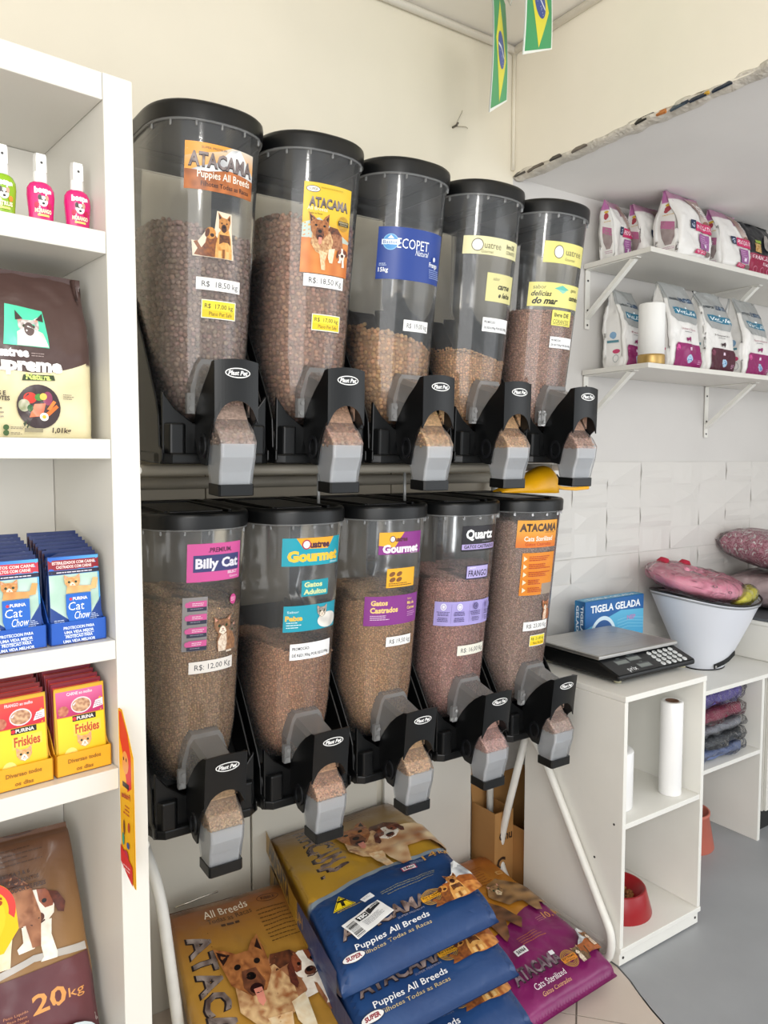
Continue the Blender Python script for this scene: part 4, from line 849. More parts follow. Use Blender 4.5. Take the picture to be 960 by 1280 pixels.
def chow(band='#8c1d2c', txt=('ESTERILIZADOS COM CARNE', 'CASTRADOS COM CARNE'), cat=('#c9864a', '#e8b57a')):
    def f(P, W, H, full=True):
        w = W / 2 * .97; P.rect(-w, .002, w, H * .99, gr('#2a66c4', '#5fb5e8', -w, w * 1.6, 0) if full else '#1b2c63'); P.rect(-w, H * .84, w, H * .955, band).text(txt[0], 0, H * .905, .0042, '#f3d9d4', w=W * .82, bold=.03).text(txt[1], 0, H * .858, .0042, '#f3d9d4', w=W * .68, bold=.03)
        P.rect(-w, H * .79, w, H * .835, '#28213a').lines(-w * .7, H * .805, W * .7, 1, .0015, .002, '#d8d4e6', 2)
        if not full: return
        P.poly([(-w, H * .785), (w * .92, H * .785), (w * .92, H * .45), (w * .1, H * .12), (-w, H * .42)], nz('#cfe0da', '#a9c8b8', 45, .2), .01)
        P.poly([(-w, H * .42), (-w, .003), (w, .003), (w, H * .5), (w * .2, H * .14)], '#1b3f87').lines(w * .45, H * .3, .016, 4, .001, .0025, '#c5d3ee', 3).lines(-w * .9, H * .26, .016, 4, .001, .0025, '#c5d3ee', 5)
        P.ell(w * .1, .012, W * .26, .016, nz('#8a5a34', '#c98f5a', 260), thr=.003).ell(w * .62, .02, .009, .012, '#c22a33'); art_cat(P, -W * .03, H * .46, H * .32, cat[0], cat[1], '#f2dcc0', body=False); P.poly([(.005, H * .58), (.03, H * .6), (.034, H * .72), (.026, H * .73), (.022, H * .64), (.006, H * .64)], cat[1]); P.poly([(-W * .2, H * .57), (W * .28, H * .57), (W * .22, H * .64), (-W * .17, H * .66)], nz(*cat, 90), .005)
        P.poly([(-W * .21, H * .56), (W * .27, H * .56), (W * .27, H * .33), (W * .2, H * .2), (W * .03, H * .12), (-W * .14, H * .2), (-W * .21, H * .33)], '#1f63c0')
        P.ell(-W * .12, H * .50, .0022, .0022, '#d8303a').text('PURINA', W * .06, H * .485, .0045, '#f4ecf0', w=W * .28, bold=.03).text('Cat', -W * .02, H * .37, .0125, '#f6f8fc', w=W * .30, shear=.1).text('Chow', W * .09, H * .265, .0115, '#f6f8fc', w=W * .30, shear=.3)
        P.poly([(-W * .06, H * .22), (W * .12, H * .22), (W * .11, H * .12), (W * .03, H * .08), (-W * .05, H * .12)], '#dfe3ea').lines(-W * .03, H * .18, W * .12, 3, .001, .0022, '#7d8598', 2)
    return f
def frisk(top='#b82c63', word='CARNE ao molho'):
    def f(P, W, H, full=True):
        w = W / 2 * .97; P.rect(-w, .002, w, H * .99, '#d9a625' if full else top); P.rect(-w * .94, H * .66, w * .94, H * .955, gr(top, '#d96a9c' if top[1] == 'b' else '#e0483c', H * .66, H)); P.text(word, 0, H * .90, .0045, '#f7dce0', w=W * .5, bold=.02)
        if not full: return
        P.ell(W * .02, H * .77, W * .20, H * .095, '#dcd3d6').ell(W * .02, H * .77, W * .18, H * .08, nz('#8a4e34', '#dcb48c', 240), thr=.003); P.ell(-W * .33, H * .73, W * .1, H * .06, nz('#d08a6a', '#9c4436', 200), thr=.004)
        P.poly([(W * .24, H * .70), (W * .45, H * .72), (W * .45, H * .81), (W * .3, H * .79)], '#efe8ec').lines(W * .28, H * .77, W * .16, 3, .001, .0028, '#9a6a80', 4)
        P.rect(-w * .94, .004, w * .94, H * .655, gr('#e7b81e', '#f2cf2a', 0, H * .5)); P.rect(-W * .17, H * .59, W * .29, H * .655, '#1e1a1a').ell(-W * .13, H * .622, .003, .003, '#cf2a34').text('PURINA', W * .08, H * .603, .0052, '#f4efe6', w=W * .33, bold=.02)
        P.poly([(-W * .16, H * .42), (W * .38, H * .44), (W * .38, H * .57), (-W * .16, H * .55)], '#f0cd4e').text('Friskies', W * .11, H * .45, .0135, '#b8452c', w=W * .47, bold=.03)
        P.ell(-W * .22, H * .16, .012, .018, '#f4e27a').ell(-W * .26, H * .12, .01, .014, '#f7eda6'); art_cat(P, W * .08, H * .135, H * .30, '#d08a4c', '#efc08a', '#f7e9d4', body=False)
    return f
ci = 0
def tray(x, z, kind, near, cname, clabel, lip=.034, leftside=False):
    if kind == 'chow':
        carton('display_box', clabel, x, z, '#1e56b5', lip, [('PROTECCION PARA', .0042, .046), ('UMA VIDA MEJOR', .0042, .044), ('PROTECAO PARA', .0042, .04), ('UMA VIDA MELHOR', .0042, .048)], '#e4ecfa', 1)
        base = '#17356f'; ar = chow() if near == 'r' else chow('#c23848', ('ADULTOS COM CARNE', 'ADULTOS COM CARNE'), ('#b06f38', '#dca060')); alt = chow('#3a1d30') if near == 'r' else chow('#54203e', ('ADULTOS COM CARNE', 'ADULTOS COM CARNE'))
    else:
        carton('display_box', clabel, x, z, '#eaa51e', lip, [('Diversao todos', .0062, .05), ('os dias', .006, .026)], '#9a6a1c', 2)
        base = '#c99a1e'; ar = frisk() if near == 'r' else frisk('#c8283a', 'FRANGO ao molho'); alt = frisk('#8f2038') if near == 'r' else frisk('#8f1c20', 'FRANGO ao molho')
    names = {'chow': 'blue cat food', 'fr': 'yellow cat food'}[kind]; pos = 'right' if near == 'r' else 'left'; sh = 'blue' if kind == 'chow' else 'yellow'
    for i in range(8):
        front = i == 0
        lab = (('foremost %s pouch facing out of the %s %s box' if front else '%s pouch %s from the front in the %s %s box') % ((names, pos, sh + ' display') if front else (names, ('', 'second', 'third', 'fourth', 'fifth', 'sixth', 'seventh', 'rearmost')[i] if i < 7 else 'eighth', pos, sh + ' display')))
        f_ = ar if front else (lambda P, W, H, a=alt: a(P, W, H, False))
        pouch('cat_food_pouch', lab, x - .0005 + .0006 * (i % 3), .02 + .0115 + i * .0135, z + .002 + i * .0042, .078, .131, f_, ('pouches in the %s %s display box' % (pos, sh)), base if front else {'chow': '#142a5a', 'fr': '#8a2a24'}[kind], .04 + .006 * i, i + ord(kind[0]))
tray(-.094, 1.222, 'chow', 'r', 'a', 'blue cardboard display box of cat pouches beside the cabinet side'); tray(-.183, 1.222, 'chow', 'l', 'b', 'blue cardboard display box of cat pouches at the left picture edge')
tray(-.091, 1.019, 'fr', 'r', 'c', 'yellow cardboard display box of cat pouches beside the cabinet side'); tray(-.179, 1.019, 'fr', 'l', 'd', 'yellow cardboard display box of cat pouches at the left picture edge')
# hanging yellow and red shelf sign
sg = thing('shelf_sign', 'tall yellow and red card sign sticking out from the cabinet front', 'sign', cl(-.0435, -.001, 0), (0, 0, CA)); 
sh = [(0, 1.115), (-.012, 1.115), (-.034, 1.082), (-.052, 1.05), (-.052, .843), (-.020, .858), (0, .87)]
G().prism(sh, -.0008, .0, 'x').obj('sign_card', mat('card_yellow', '#f2b519', .5, var=.02), sg)
P = Pr(.01); P.poly([(a, b) for a, b in sh], '#f2b519'); P.poly([(-.003, 1.112), (-.012, 1.112), (-.034, 1.082), (-.0455, 1.05), (-.0455, 1.0), (-.03, .99), (-.018, 1.04), (-.004, 1.07)], '#d9252c'); P.ell(-.024, 1.035, .012, .018, '#eaa05a').ell(-.028, 1.04, .002, .003, '#3a2018').ell(-.018, 1.04, .002, .003, '#3a2018')
P.rect(-.036, .995, -.012, 1.003, '#2a1d1c'); P.text('Friskies', -.024, .978, .009, '#b8452c', w=.034, bold=.03, rot=-.1); P.lines(-.036, .965, .024, 3, .002, .006, '#b8452c', 4); P.ell(-.034, .935, .004, .008, '#b8452c').ell(-.016, .93, .003, .012, '#7c4a2a').ell(-.012, .91, .004, .01, '#2f9a86').ell(-.030, .905, .005, .005, '#2c4f9c').ell(-.022, .885, .009, .010, '#c22a50')
P.poly([(-.001, .871), (-.02, .859), (-.0455, .846), (-.0455, .876), (-.02, .888), (-.001, .898)], '#d9252c').lines(-.036, .868, .028, 2, .002, .005, '#f6c0c0', 5)
P.build('sign_print', lambda a, b, o: (-.0008 - o, a, b), CARD, sg)
# round wobbler sign on the left
wb_ = thing('wobbler_sign', 'round yellow card with red border hanging from the shelf at left edge', 'sign', cl(-.262, -.052, .885), (0, 0, CA)); P = Pr(.01)
ol = [(.047 * cos(a) , .047 * sin(a)) for a in [pi * k / 20 for k in range(21)]] + [(-.047, -.06), (.03, -.06), (.05, -.032)]
G().prism(ol, 0, .001, 'y').obj('sign_card', mat('card_yellow2', '#f3bd1c', .5, var=.02), wb_)
P.poly(ol, '#f3bd1c').poly([(.047 * cos(a), .047 * sin(a)) for a in [pi * k / 20 for k in range(-2, 21)]] + [(-.036 , 0)] + [(.038 * cos(a), .038 * sin(a)) for a in [pi - pi * k / 20 for k in range(1, 22)]], '#e8433c'); P.ell(-.004, -.008, .038, .042, '#f6c62a').rect(-.06, -.062, .012, .005, '#f4f3f0').text('is', .024, .01, .016, '#a33a20', bold=.03); P.lines(.014, -.01, .012, 3, .002, .007, '#a8571f', 4)
P.build('sign_print', lambda a, b, o: (a, -.0003 - o, b), CARD, wb_)
st_ = G().tube([(.0, .003, .04), (0, .02, .09), (0, .045, .113)], .0012, 6).obj('plastic_stem', WRAP, wb_)
# large dog food sack in the bottom compartment
t = thing('dog_food_sack', 'large brown and maroon dog food sack leaning inside the white cabinet', 'dog food sack')
W, L = .40, .62
def c20(u, v): return lin('#5b3034') if v < .54 else mixc(lin('#a27a48'), lin('#64432f'), min(1, max(0, (v - .5) / .45)))
def a20(P):
    P.poly([(0, 0), (W, 0), (W, L * .375), (W * .7, L * .40), (W * .4, L * .36), (0, L * .34)], nz('#552b31', '#693a3e', 8)); P.poly([(0, L * .34), (W * .4, L * .36), (W * .7, L * .40), (W, L * .375), (W, L * .405), (W * .7, L * .425), (W * .4, L * .385), (0, L * .365)], '#b9b3ac')
    P.poly([(0, 0), (W, 0), (W, L * .60), (0, L * .59)], nz('#552b31', '#693a3e', 8)); P.push(W * .2, L * .31, .78)
    P.poly([(-W * .3, L * .34), (W * .4, L * .36), (W * .7, L * .40), (W, L * .375), (W, L * .405), (W * .7, L * .425), (W * .4, L * .385), (-W * .3, L * .365)], '#b9b3ac')
    P.text('20', W * .755, L * .215, .042, '#dd9a55', w=.075, bold=.02).text('kg', W * .905, L * .225, .022, '#dd9a55', w=.036); P.text('Peso Liquido', W * .575, L * .235, .006, '#c98a66', w=.05).text('Peso Neto', W * .58, L * .218, .006, '#c98a66', w=.04).text('Net Weight', W * .585, L * .2, .006, '#c98a66', w=.042)
    art_puppy(P, W * .74, L * .50, .115); art_shepherd_walk(P, W * .32, L * .46, .23)
    P.ring(W * .72, L * .905, .06, .018, .0025, '#3b2620').text('PREMIUM ESPECIAL KIT', W * .72, L * .897, .011, '#3b2620', w=.085, bold=.02); P.lines(W * .53, L * .83, .12, 4, .003, .011, '#4c3426', 3); P.text('OMEGA 3 & 6', W * .64, L * .735, .009, '#40291e', w=.075, bold=.03).text('PELE E PELOS BONITOS', W * .655, L * .708, .009, '#40291e', w=.10, bold=.03).text('BAIXO ODOR DE FEZES', W * .67, L * .675, .010, '#40291e', w=.115, bold=.03); P.lines(W * .5, L * .69, .13, 1, .002, .01, '#4c3426', 7)
    P.ell(W * .82, L * .06, .07, .045, nz('#8aa8b6', '#dfe5e6', 25), thr=.015); P.pop()
cs = [cl(-.40, .20, .885), cl(-.065, .20, .865), cl(-.052, .035, .375), cl(-.44, .035, .375)]
quadbag(t, [(q[0], q[1], q[2]) for q in cs], W, L, .030, .028, c20, a20, 3, .008)
# ================================================================ RIGHT: NICHE SHELVES AND THEIR BAGS
def wshelf(label, z):
    t = thing('wall_shelf', label, 'shelf', (2.255, 0, z)); box('shelf_board', WHITE, 0, 1.94, -.30, -.002, -.018, 0, t)
    for x in (.02, .80, 1.6):
        br = G().box(x - .012, x + .012, -.006, -.002, -.24, -.019).box(x - .012, x + .012, -.235, -.002, -.022, -.0185).obj('bracket', TUBEW, t)
        G().add([(x - .010, -.006, -.205), (x + .010, -.006, -.205), (x + .010, -.225, -.026), (x - .010, -.225, -.026), (x - .010, -.004, -.185), (x + .010, -.004, -.185), (x + .010, -.205, -.022), (x - .010, -.205, -.022)],
                [(0, 1, 2, 3), (4, 7, 6, 5), (0, 4, 5, 1), (3, 2, 6, 7), (0, 3, 7, 4), (1, 5, 6, 2)]).obj('brace', TUBEW, br)
        for z_ in (-.06, -.17, -.225): G().lathe([(.004, 0), (.004, .002), (.0005, .003)], n=10).obj('screw', mat('dark_screw', '#3a3836', .5), br).matrix_local = Matrix.Translation((x, -.006, z_)) @ Matrix.Rotation(radians(90), 4, 'X')
    return t
wshelf('upper white wall shelf on diagonal brackets holding pink and white litter bags', 2.236); wshelf('lower white wall shelf on diagonal brackets holding grey and white food bags', 1.840)
WL = lin('#e4e2de')
def progato(label, x, y, rz, W, H, D, seed, side=-1):
    t = thing('litter_bag', label, 'litter bag', (x, y, 2.2365), (0, 0, rz), 'pink and white litter bags on the upper shelf'); s = Sack(W, H, D, seed, .012, .018, .012, 2.0, .5); pk = lin('#b36aa0')
    pk2 = lin('#a87a94')
    s.body('bag_film', lambda a, b, f: (pk if f == 's' else pk2) if b > H * (.82 if f == 's' else .86 - .10 * (a > 0)) else WL, FOIL, t, 34)
    P = Pr(.012); P.poly([(0, H * .95), (W * .46, H * .96), (W * .49, H * .40), (W * .36, H * .38), (W * .12, H * .62)], nz('#8a6a62', '#cdbfb6', 18), .008).poly([(W * .20, H * .90), (W * .46, H * .84), (W * .46, H * .62), (W * .26, H * .66)], '#e6e2de').lines(W * .22, H * .82, W * .22, 5, .002, .009, '#8f8a94', seed)
    P.ell(W * .30, H * .50, W * .12, H * .09, nz('#5b3a34', '#a06a58', 40), thr=.008)
    P.rect(-W * .22, H * .42, -W * .08, H * .55, '#1d2f4e').text('G', -W * .15, H * .445, H * .07, '#b9c6d8', w=W * .08, bold=.03).rect(-W * .07, H * .40, W * .47, H * .54, '#c22a62').text('PROGATO', W * .20, H * .44, H * .065, '#f7eef2', w=W * .48, bold=.012)
    P.rect(W * .02, H * .14, W * .34, H * .37, '#9a5a94').lines(W * .07, H * .33, W * .22, 4, .002, .008, '#dcb9da', 3).rect(W * .15, H * .17, W * .24, H * .22, '#e6d6ea'); P.poly([(-W * .16, H * .06), (-W * .12, H * .12), (W * .22, H * .12), (W * .19, H * .06)], '#c22a62').text('PROGATO', W * .03, H * .075, H * .03, '#f0ccd8', w=W * .26, bold=.02); P.ell(W * .30, H * .09, W * .08, H * .04, '#7b6a66').lines(W * .38, H * .3, W * .08, 3, .002, .007, '#9a97a0', 6)
    P.build('bag_print', lambda a, b, o: s.front(a, b, o + .0012), FOILP, t); d = D / 2
    P = Pr(.010); P.poly([(-d * .55, H * .28), (-d * .55, H * .46), (d * .35, H * .56), (d * .35, H * .30), (d * .1, H * .18), (-d * .3, H * .18)], nz('#8b7b7a', '#a89a98', 60)); P.poly([(-d * .55, H * .38), (-d * .55, H * .50), (d * .35, H * .56), (d * .35, H * .44)], '#b56a90')
    P.ell(-d * .1, H * .72, d * .22, H * .045, '#a8404e').ell(0, H * .69, d * .15, H * .03, '#a8404e').ell(-d * .15, H * .78, d * .22, H * .02, '#d8b23a').lines(-d * .5, H * .14, d, 2, .0018, .006, '#b98aa4', 3).lines(-d * .5, H * .62, d * .7, 1, .002, .006, '#d0a83a', 2)
    P.build('gusset_print', lambda a, b, o: s.side(a, b, o, -1), FOILP, t); return t
progato('pink topped white litter bag farthest left, behind the last upper dispenser', 2.345, -.07, radians(14), .115, .225, .080, 21)
progato('pink topped white litter bag between the leftmost one and the tall front one', 2.495, -.110, radians(-3), .17, .225, .095, 22)
progato('tallest pink topped litter bag standing at the front corner of the upper shelf', 2.535, -.228, radians(3), .205, .243, .125, 23)
progato('pink topped litter bag beside the dark granulate bag on the upper shelf', 2.835, -.205, radians(2), .19, .238, .115, 24)
t = thing('litter_bag', 'black and crimson granulate litter bag at right end of the upper shelf', 'litter bag', (3.075, -.185, 2.2365)); s = Sack(.22, .235, .10, 31, .012, .01, .02, 2, .5); bk = lin('#1d1f24'); cr_ = lin('#8d1440')
s.body('bag_film', lambda a, b, f: bk if b > .098 else cr_, FOIL, t, 30); P = Pr(.012); P.rect(-.104, .0, .10, .098, '#93163f').text('GRANULADO', -.008, .078, .015, '#f0d9e0', w=.17, bold=.02).text('DE MADEIRA', .03, .058, .010, '#f0d9e0', w=.10, bold=.02)
P.rect(-.08, .105, -.03, .14, nz('#a8743a', '#e0c07a', 120), .004).rect(-.07, .143, -.03, .155, '#8fae3a'); 
for i in range(3): P.ring(-.07 + i * .05, .035, .014, .014, .002, '#d98aa4').lines(-.085 + i * .05, .014, .03, 2, .0016, .005, '#d98aa4', i)
P.ell(.02, .15, .03, .035, nz('#6b6560', '#a8a099', 40), thr=.01); P.build('bag_print', lambda a, b, o: s.front(a, b, o + .0012), FOILP, t)
GREYT = lin('#9a9c9b')
def vet(label, x, y, rz, W, H, D, seed, patch, word, prod):
    t = thing('food_bag', label, 'pet food bag', (x, y, 1.8405), (0, 0, rz), 'grey and white food bags on the lower shelf'); s = Sack(W, H, D, seed, .012, .02, .012, 1.8, .45)
    s.body('bag_film', lambda a, b, f: GREYT if (f != 's' and b > H * .80) else WL, FOIL, t, 34)
    P = Pr(.012); w = W * .46
    P.poly([(-w, H * .97), (-w, H * .60), (-w * .7, H * .535), (w * .75, H * .52), (w, H * .58), (w, H * .97)], '#a2a4a3').rect(-w * .2, H * .775, w, H * .835, '#26405f').rect(-w * .95, H * .78, -w * .25, H * .81, '#4c5155').text('NOVO', w * .4, H * .79, H * .025, '#a9c3dc', w=w * .4)
    P.poly([(-w * .80, H * .62), (-w * .86, H * .70), (w * .84, H * .69), (w * .92, H * .60)], '#1f6f8c').text('VetLife', 0, H * .628, H * .048, '#eef6f8', w=w * 1.5, bold=.015, shear=.1).ell(w * .1, H * .705, w * .07, H * .012, '#eef6f8')
    P.text(prod, w * .05, H * .445, H * .022, word, w=w * 1.1).lines(-w * .3, H * .42, w * .7, 1, .0018, .004, '#6b6b70', 3)
    P.poly([(-w * .1, H * .31), (-w * .12, H * .36), (.0, H * .355), (w * .2, H * .375), (w * .24, H * .35), (w * .18, H * .31), (w * .1, H * .335), (-w * .02, H * .33)], '#3a2a30' if patch == '#4a1228' else patch)
    P.poly([(-w * .98, .004), (-w * .86, H * .26), (-w * .74, H * .295), (w * .86, H * .285), (w * .95, H * .25), (w * .96, .004)], patch).ell(-w * .72, H * .235, w * .16, H * .035, '#d14a94' if patch != '#4a1228' else '#7a3a50').ell(w * .1, H * .12, w * .17, H * .05, '#a8c4dc').ell(w * .1, H * .115, w * .11, H * .03, '#4f86b4').rect(w * .05, H * .215, w * .2, H * .25, '#e6cfe0').lines(w * .6, H * .1, w * .2, 3, .002, .006, '#d8a8c8', 5)
    P.build('bag_print', lambda a, b, o: s.front(a, b, o + .0012), FOILP, t)
    P = Pr(.01); P.ell(0, H * .42, D * .13, D * .13, '#7fa4c4').rect(-D * .2, H * .33, D * .25, H * .36, '#5a8a96').ell(-D * .1, H * .22, D * .14, D * .08, '#c2406a').ring(-D * .1, H * .13, D * .12, D * .14, .002, '#9aa0a4')
    P.build('gusset_print', lambda a, b, o: s.side(a, b, o, -1), FOILP, t); return t
vet('grey and white food bag behind and left of the white paper roll', 2.395, -.085, radians(5), .14, .30, .105, 41, '#8c1560', '#a0506a', 'Renal')
vet('grey topped food bag with magenta patch, right next to the white paper roll', 2.552, -.190, radians(2), .185, .325, .12, 42, '#8c1560', '#a0506a', 'Urinary Struvite')
vet('grey topped food bag with dark maroon patch, middle of the lower shelf', 2.775, -.190, radians(3), .19, .318, .12, 43, '#4a1228', '#4a4048', 'Hepatic')
vet('grey topped food bag with magenta patch at the right picture edge', 3.03, -.190, radians(3), .20, .318, .12, 44, '#8c1560', '#a0506a', 'Gastrointestinal')
t = thing('paper_roll', 'upright white paper roll with golden band at its foot on lower wall shelf', 'roll', (2.342, -.245, 1.8405))
G().lathe([(.046, 0), (.0475, .004), (.0475, .03), (.0465, .036)], n=32).obj('gold_band', mat('golden_foil', '#b9985a', .35, metal=.5), t); G().lathe([(.0462, .034), (.0455, .212), (.044, .216), (.02, .216), (.02, .19)], n=32).obj('roll_body', mat('white_paper', '#ecebe7', .6, var=.01), t)
# ================================================================ RIGHT CABINET (two open compartments)
t = thing('small_cabinet', 'white two-compartment open cabinet carrying the black shop scale', 'cabinet', (1.775, -.61, 0)); cw = .395; cd = .40
box('side_panel', WHITE_B, 0, .015, 0, cd, .062, .802, t); box('side_panel', WHITE_B, cw - .015, cw, 0, cd, .062, .802, t); box('top_panel', WHITE_B, 0, cw, -.002, cd, .8025, .820, t); box('bottom_panel', WHITE_B, 0, cw, -.003, cd, .062 - .016, .0615, t)
box('shelf', WHITE_B, .0155, cw - .0155, .002, cd - .01, .420, .436, t); box('back_panel', WHITE_B, .016, cw - .016, cd - .008, cd - .002, .063, .802, t)
pl = box('plinth', WHITE_B, .004, cw - .004, .004, cd - .01, .006, .0455, t)
for x in (.02, cw - .02):
    G().lathe([(.004, 0), (.004, .002), (.0005, .003)], n=10).obj('screw', mat('dark_screw', '#3a3836', .5), pl).matrix_local = Matrix.Translation((x, .004, .028)) @ Matrix.Rotation(radians(90), 4, 'X')
for x in (.05, cw - .05): G().lathe([(.008, 0), (.008, .0058)], c=(x, .02, 0), n=12).obj('foot_glide', WHITE, t)
for y, z in ((.03, .43), (.30, .55), (.10, .30)): G().lathe([(.0035, 0), (.0035, .001)], n=10).obj('screw_hole', mat('dark_hole', '#2c2a28', .7), t).matrix_local = Matrix.Translation((-.0002, y, z)) @ Matrix.Rotation(radians(-90), 4, 'Y')
t = thing('film_roll', 'tall white plastic film roll standing on the middle shelf of small cabinet', 'roll', (2.088, -.545, .4365)); FILM = mat('white_film', '#eeedec', .28, var=.02, coat=.3)
G().lathe([(.034, 0), (.035, .003), (.035, .297), (.034, .300), (.021, .300), (.0205, .29)], n=36, cap=False).obj('film_wrap', FILM, t); G().lathe([(.0205, .24), (.0205, .301), (.0175, .301), (.0175, .24)], n=28).obj('cardboard_core', mat('brown_cardboard', '#6d4f3c', .85), t)
t = thing('film_roll', 'short white film roll half hidden inside the small cabinet', 'roll', (1.865, -.50, .4365)); G().lathe([(.058, 0), (.060, .003), (.060, .175), (.058, .178), (.024, .178), (.024, .17)], n=36, cap=False).obj('film_wrap', FILM, t); G().lathe([(.0235, .1), (.0235, .1785), (.0205, .1785), (.0205, .1)], n=28).obj('cardboard_core', mat('brown_cardboard', '#6d4f3c', .85), t)
t = thing('pet_bowl', 'red plastic pet bowl on the floor panel of small cabinet', 'bowl', (1.945, -.465, .0618)); RED = mat('red_plastic', '#96131b', .3, var=.04)
G().lathe([(.104, 0), (.105, .004), (.086, .074), (.083, .078), (.077, .076), (.060, .035), (.03, .026), (.001, .025)], n=44, cap=False).obj('bowl_body', RED, t)
rr = random.Random(5); pts = []
for i in range(150): a = rr.uniform(0, 2 * pi); q = .052 * sqrt(rr.random()); pts.append((q * cos(a), q * sin(a), .034 + .012 * rr.random()))
pellets('kibble', pts, .006, '#8a5a35', t, ICO, 3)
# ================================================================ SCALE
t = thing('shop_scale', 'black counter scale with steel plate, keypad and three small displays', 'scale', (1.845, -.53, .8205), (0, 0, radians(-1)))
prof = [(0, .012), (.0, .028), (.085, .058), (.345, .058), (.355, .05), (.355, .014), (.34, .010), (.02, .010)]
G().prism(prof, 0, .375, 'x').obj('scale_body', BLACK, t, .006)
for x, y in ((.03, .03), (.345, .03), (.03, .32), (.345, .32)): G().lathe([(.012, 0), (.013, .010)], c=(x, y, 0), n=16).obj('foot', mat('pale_rubber', '#b3ae92', .6), t)
G().box(.04, .335, .12, .33, .058, .068).obj('plate_support', DGREY, t)
pg = G().loft([[(x0, y0, z), (x1, y0, z), (x1, y1, z), (x0, y1, z)] for z, x0, x1, y0, y1 in ((.062, -.004, .381, .074, .362), (.072, -.004, .381, .074, .362), (.0745, .002, .375, .080, .356), (.0735, .012, .365, .09, .346))], sm=False)
plate = pg.obj('weighing_plate', STEEL, t, .002)
G().loft([[(.19 + r_ * 1.35 * cos(a), .222 + r_ * sin(a), z_) for a in [2 * pi * k / 40 for k in range(40)]] for r_, z_ in ((.095, .0737), (.0965, .0742), (.098, .0737))], cap0=False, cap1=False).obj('pressed_ring', STEEL, plate)
sd = Vector((0, .085, .030)).normalized(); Sc = plane_map((0, .0, .028), (1, 0, 0), sd); P = Pr(.05); LCD = '#7f8682'
P.rect(.004, .003, .371, .087, '#1d1f22')
for x, y in ((.055, .052), (.118, .058), (.125, .018)): P.rect(x - .003, y - .003, x + .055, y + .021, '#55595c').rect(x, y, x + .052, y + .018, LCD).rect(x + .003, y + .0155, x + .052, y + .018, '#3b3f42')
P.text('prix', .085, .012, .020, '#eceff1', w=.042, bold=.0); P.text('PRECO/kg', .145, .082, .004, '#99aaaa', w=.03).text('PESO', .08, .076, .004, '#99aaaa', w=.015).text('TOTAL', .15, .043, .003, '#99aaaa', w=.015)
P.build('console_print', Sc, PRINT, t)
KEY = mat('pale_key', '#d5d8d8', .4)
for r_ in range(4):
    for c in range(5):
        p = Sc(.225 + c * .027 + .0, .072 - r_ * .0195, .001); g = G().lathe([(.0085, -.001), (.0085, .0025), (.0075, .003)], n=14); k = g.obj('key', KEY, t); k.matrix_local = Matrix.Translation(p) @ Matrix.Rotation(sd.angle(Vector((0, 1, 0))), 4, 'X')
        if c < 4: P = Pr(.05); P.text('7894561230.C'[r_ * 3 + c] if c < 3 else 'T', 0, -.003, .006, '#30343a', bold=.03); P.build('key_print', lambda x, y, o: (x, y, .0031 + o), PRINT, k)
# ================================================================ DESK BEHIND THE CABINET
t = thing('side_desk', 'low white desk with inner shelf against the tiled wall at right', 'desk', (2.19, -.42, 0)); ht = .668
box('desk_top', WHITE_B, 0, 1.6, 0, .415, ht - .016, ht, t); box('leg_panel', WHITE_B, .655, .672, .004, .41, 0, ht - .0165, t); box('leg_panel', WHITE_B, .0, .016, .004, .41, 0, ht - .0165, t); box('leg_panel', WHITE_B, 1.58, 1.6, .004, .41, 0, ht - .0165, t)
box('shelf', WHITE_B, .0165, .6545, .004, .41, .355, .371, t)
t = thing('low_drawer_unit', 'white low unit under the desk behind the wrapped garments', 'cabinet', (2.90, -.40, 0)); box('unit_body', WHITE, 0, .80, 0, .38, .10, .648, t); box('gap_block', mat('floor_gap_shade', '#242424', .6), .02, .78, .03, .36, 0, .0995, t); box('door_panel', WHITE, .004, .40, -.014, -.001, .105, .645, t)  # dark block under the unit paints the shade of the floor gap
CL = [('#5d4f9a', 'purple folded garment wrapped in clear film, top of the pile', .572), ('#8a2a46', 'maroon folded garment wrapped in clear film, second from top', .514), ('#8a8c94', 'light grey folded garment wrapped in clear film, middle of the pile', .466), ('#3c4046', 'dark grey folded garment wrapped in clear film, second from bottom', .420), ('#66759c', 'blue grey folded garment wrapped in clear film, bottom of pile', .3735)]
for i, (c, lb, z) in enumerate(CL):
    t = thing('folded_garment', lb, 'garment', (2.59, -.235, z), (0, 0, radians(2 - i)), 'wrapped garments piled on the desk shelf'); m = mat('cloth_' + c[1:], c, .9, var=.12, scale=30, bump=.5, bscale=120, dist=.003)
    def sb(W_, D_, H_, amp, sd_, k=22):
        H_ = H_ * (1.45, 1.1, .92, .88, .92)[i]
        rings = []
        for j in range(9):
            b = -1 + 2 * j / 8; zz = H_ / 2 + H_ / 2 * b; q_ = sup(b * .97, 4); r = []
            for a in [2 * pi * w_ / (k * 2) for w_ in range(k * 2)]:
                ca, sa = cos(a), sin(a); n_ = (abs(ca) ** 7 + abs(sa) ** 7) ** (-1 / 7); x, y = W_ / 2 * ca * n_ * q_, D_ / 2 * sa * n_ * q_; w1 = amp * noise.noise(Vector((x * 22, y * 22, zz * 30 + sd_)))
                r.append((x * (1 + w1 / W_), y + w1, zz + w1 * .5))
            rings.append(r)
        return G().loft(rings)
    sb(.43, .30, .050, .008, i * 3.1).obj('folded_cloth', m, t); 
    ln = G().box(-.18, .18, -.1515, -.150, .022, .0255); 
    sb(.462, .325, .055, .022, i * 5 + 40, 30).obj('film_wrap', WRAP, t)
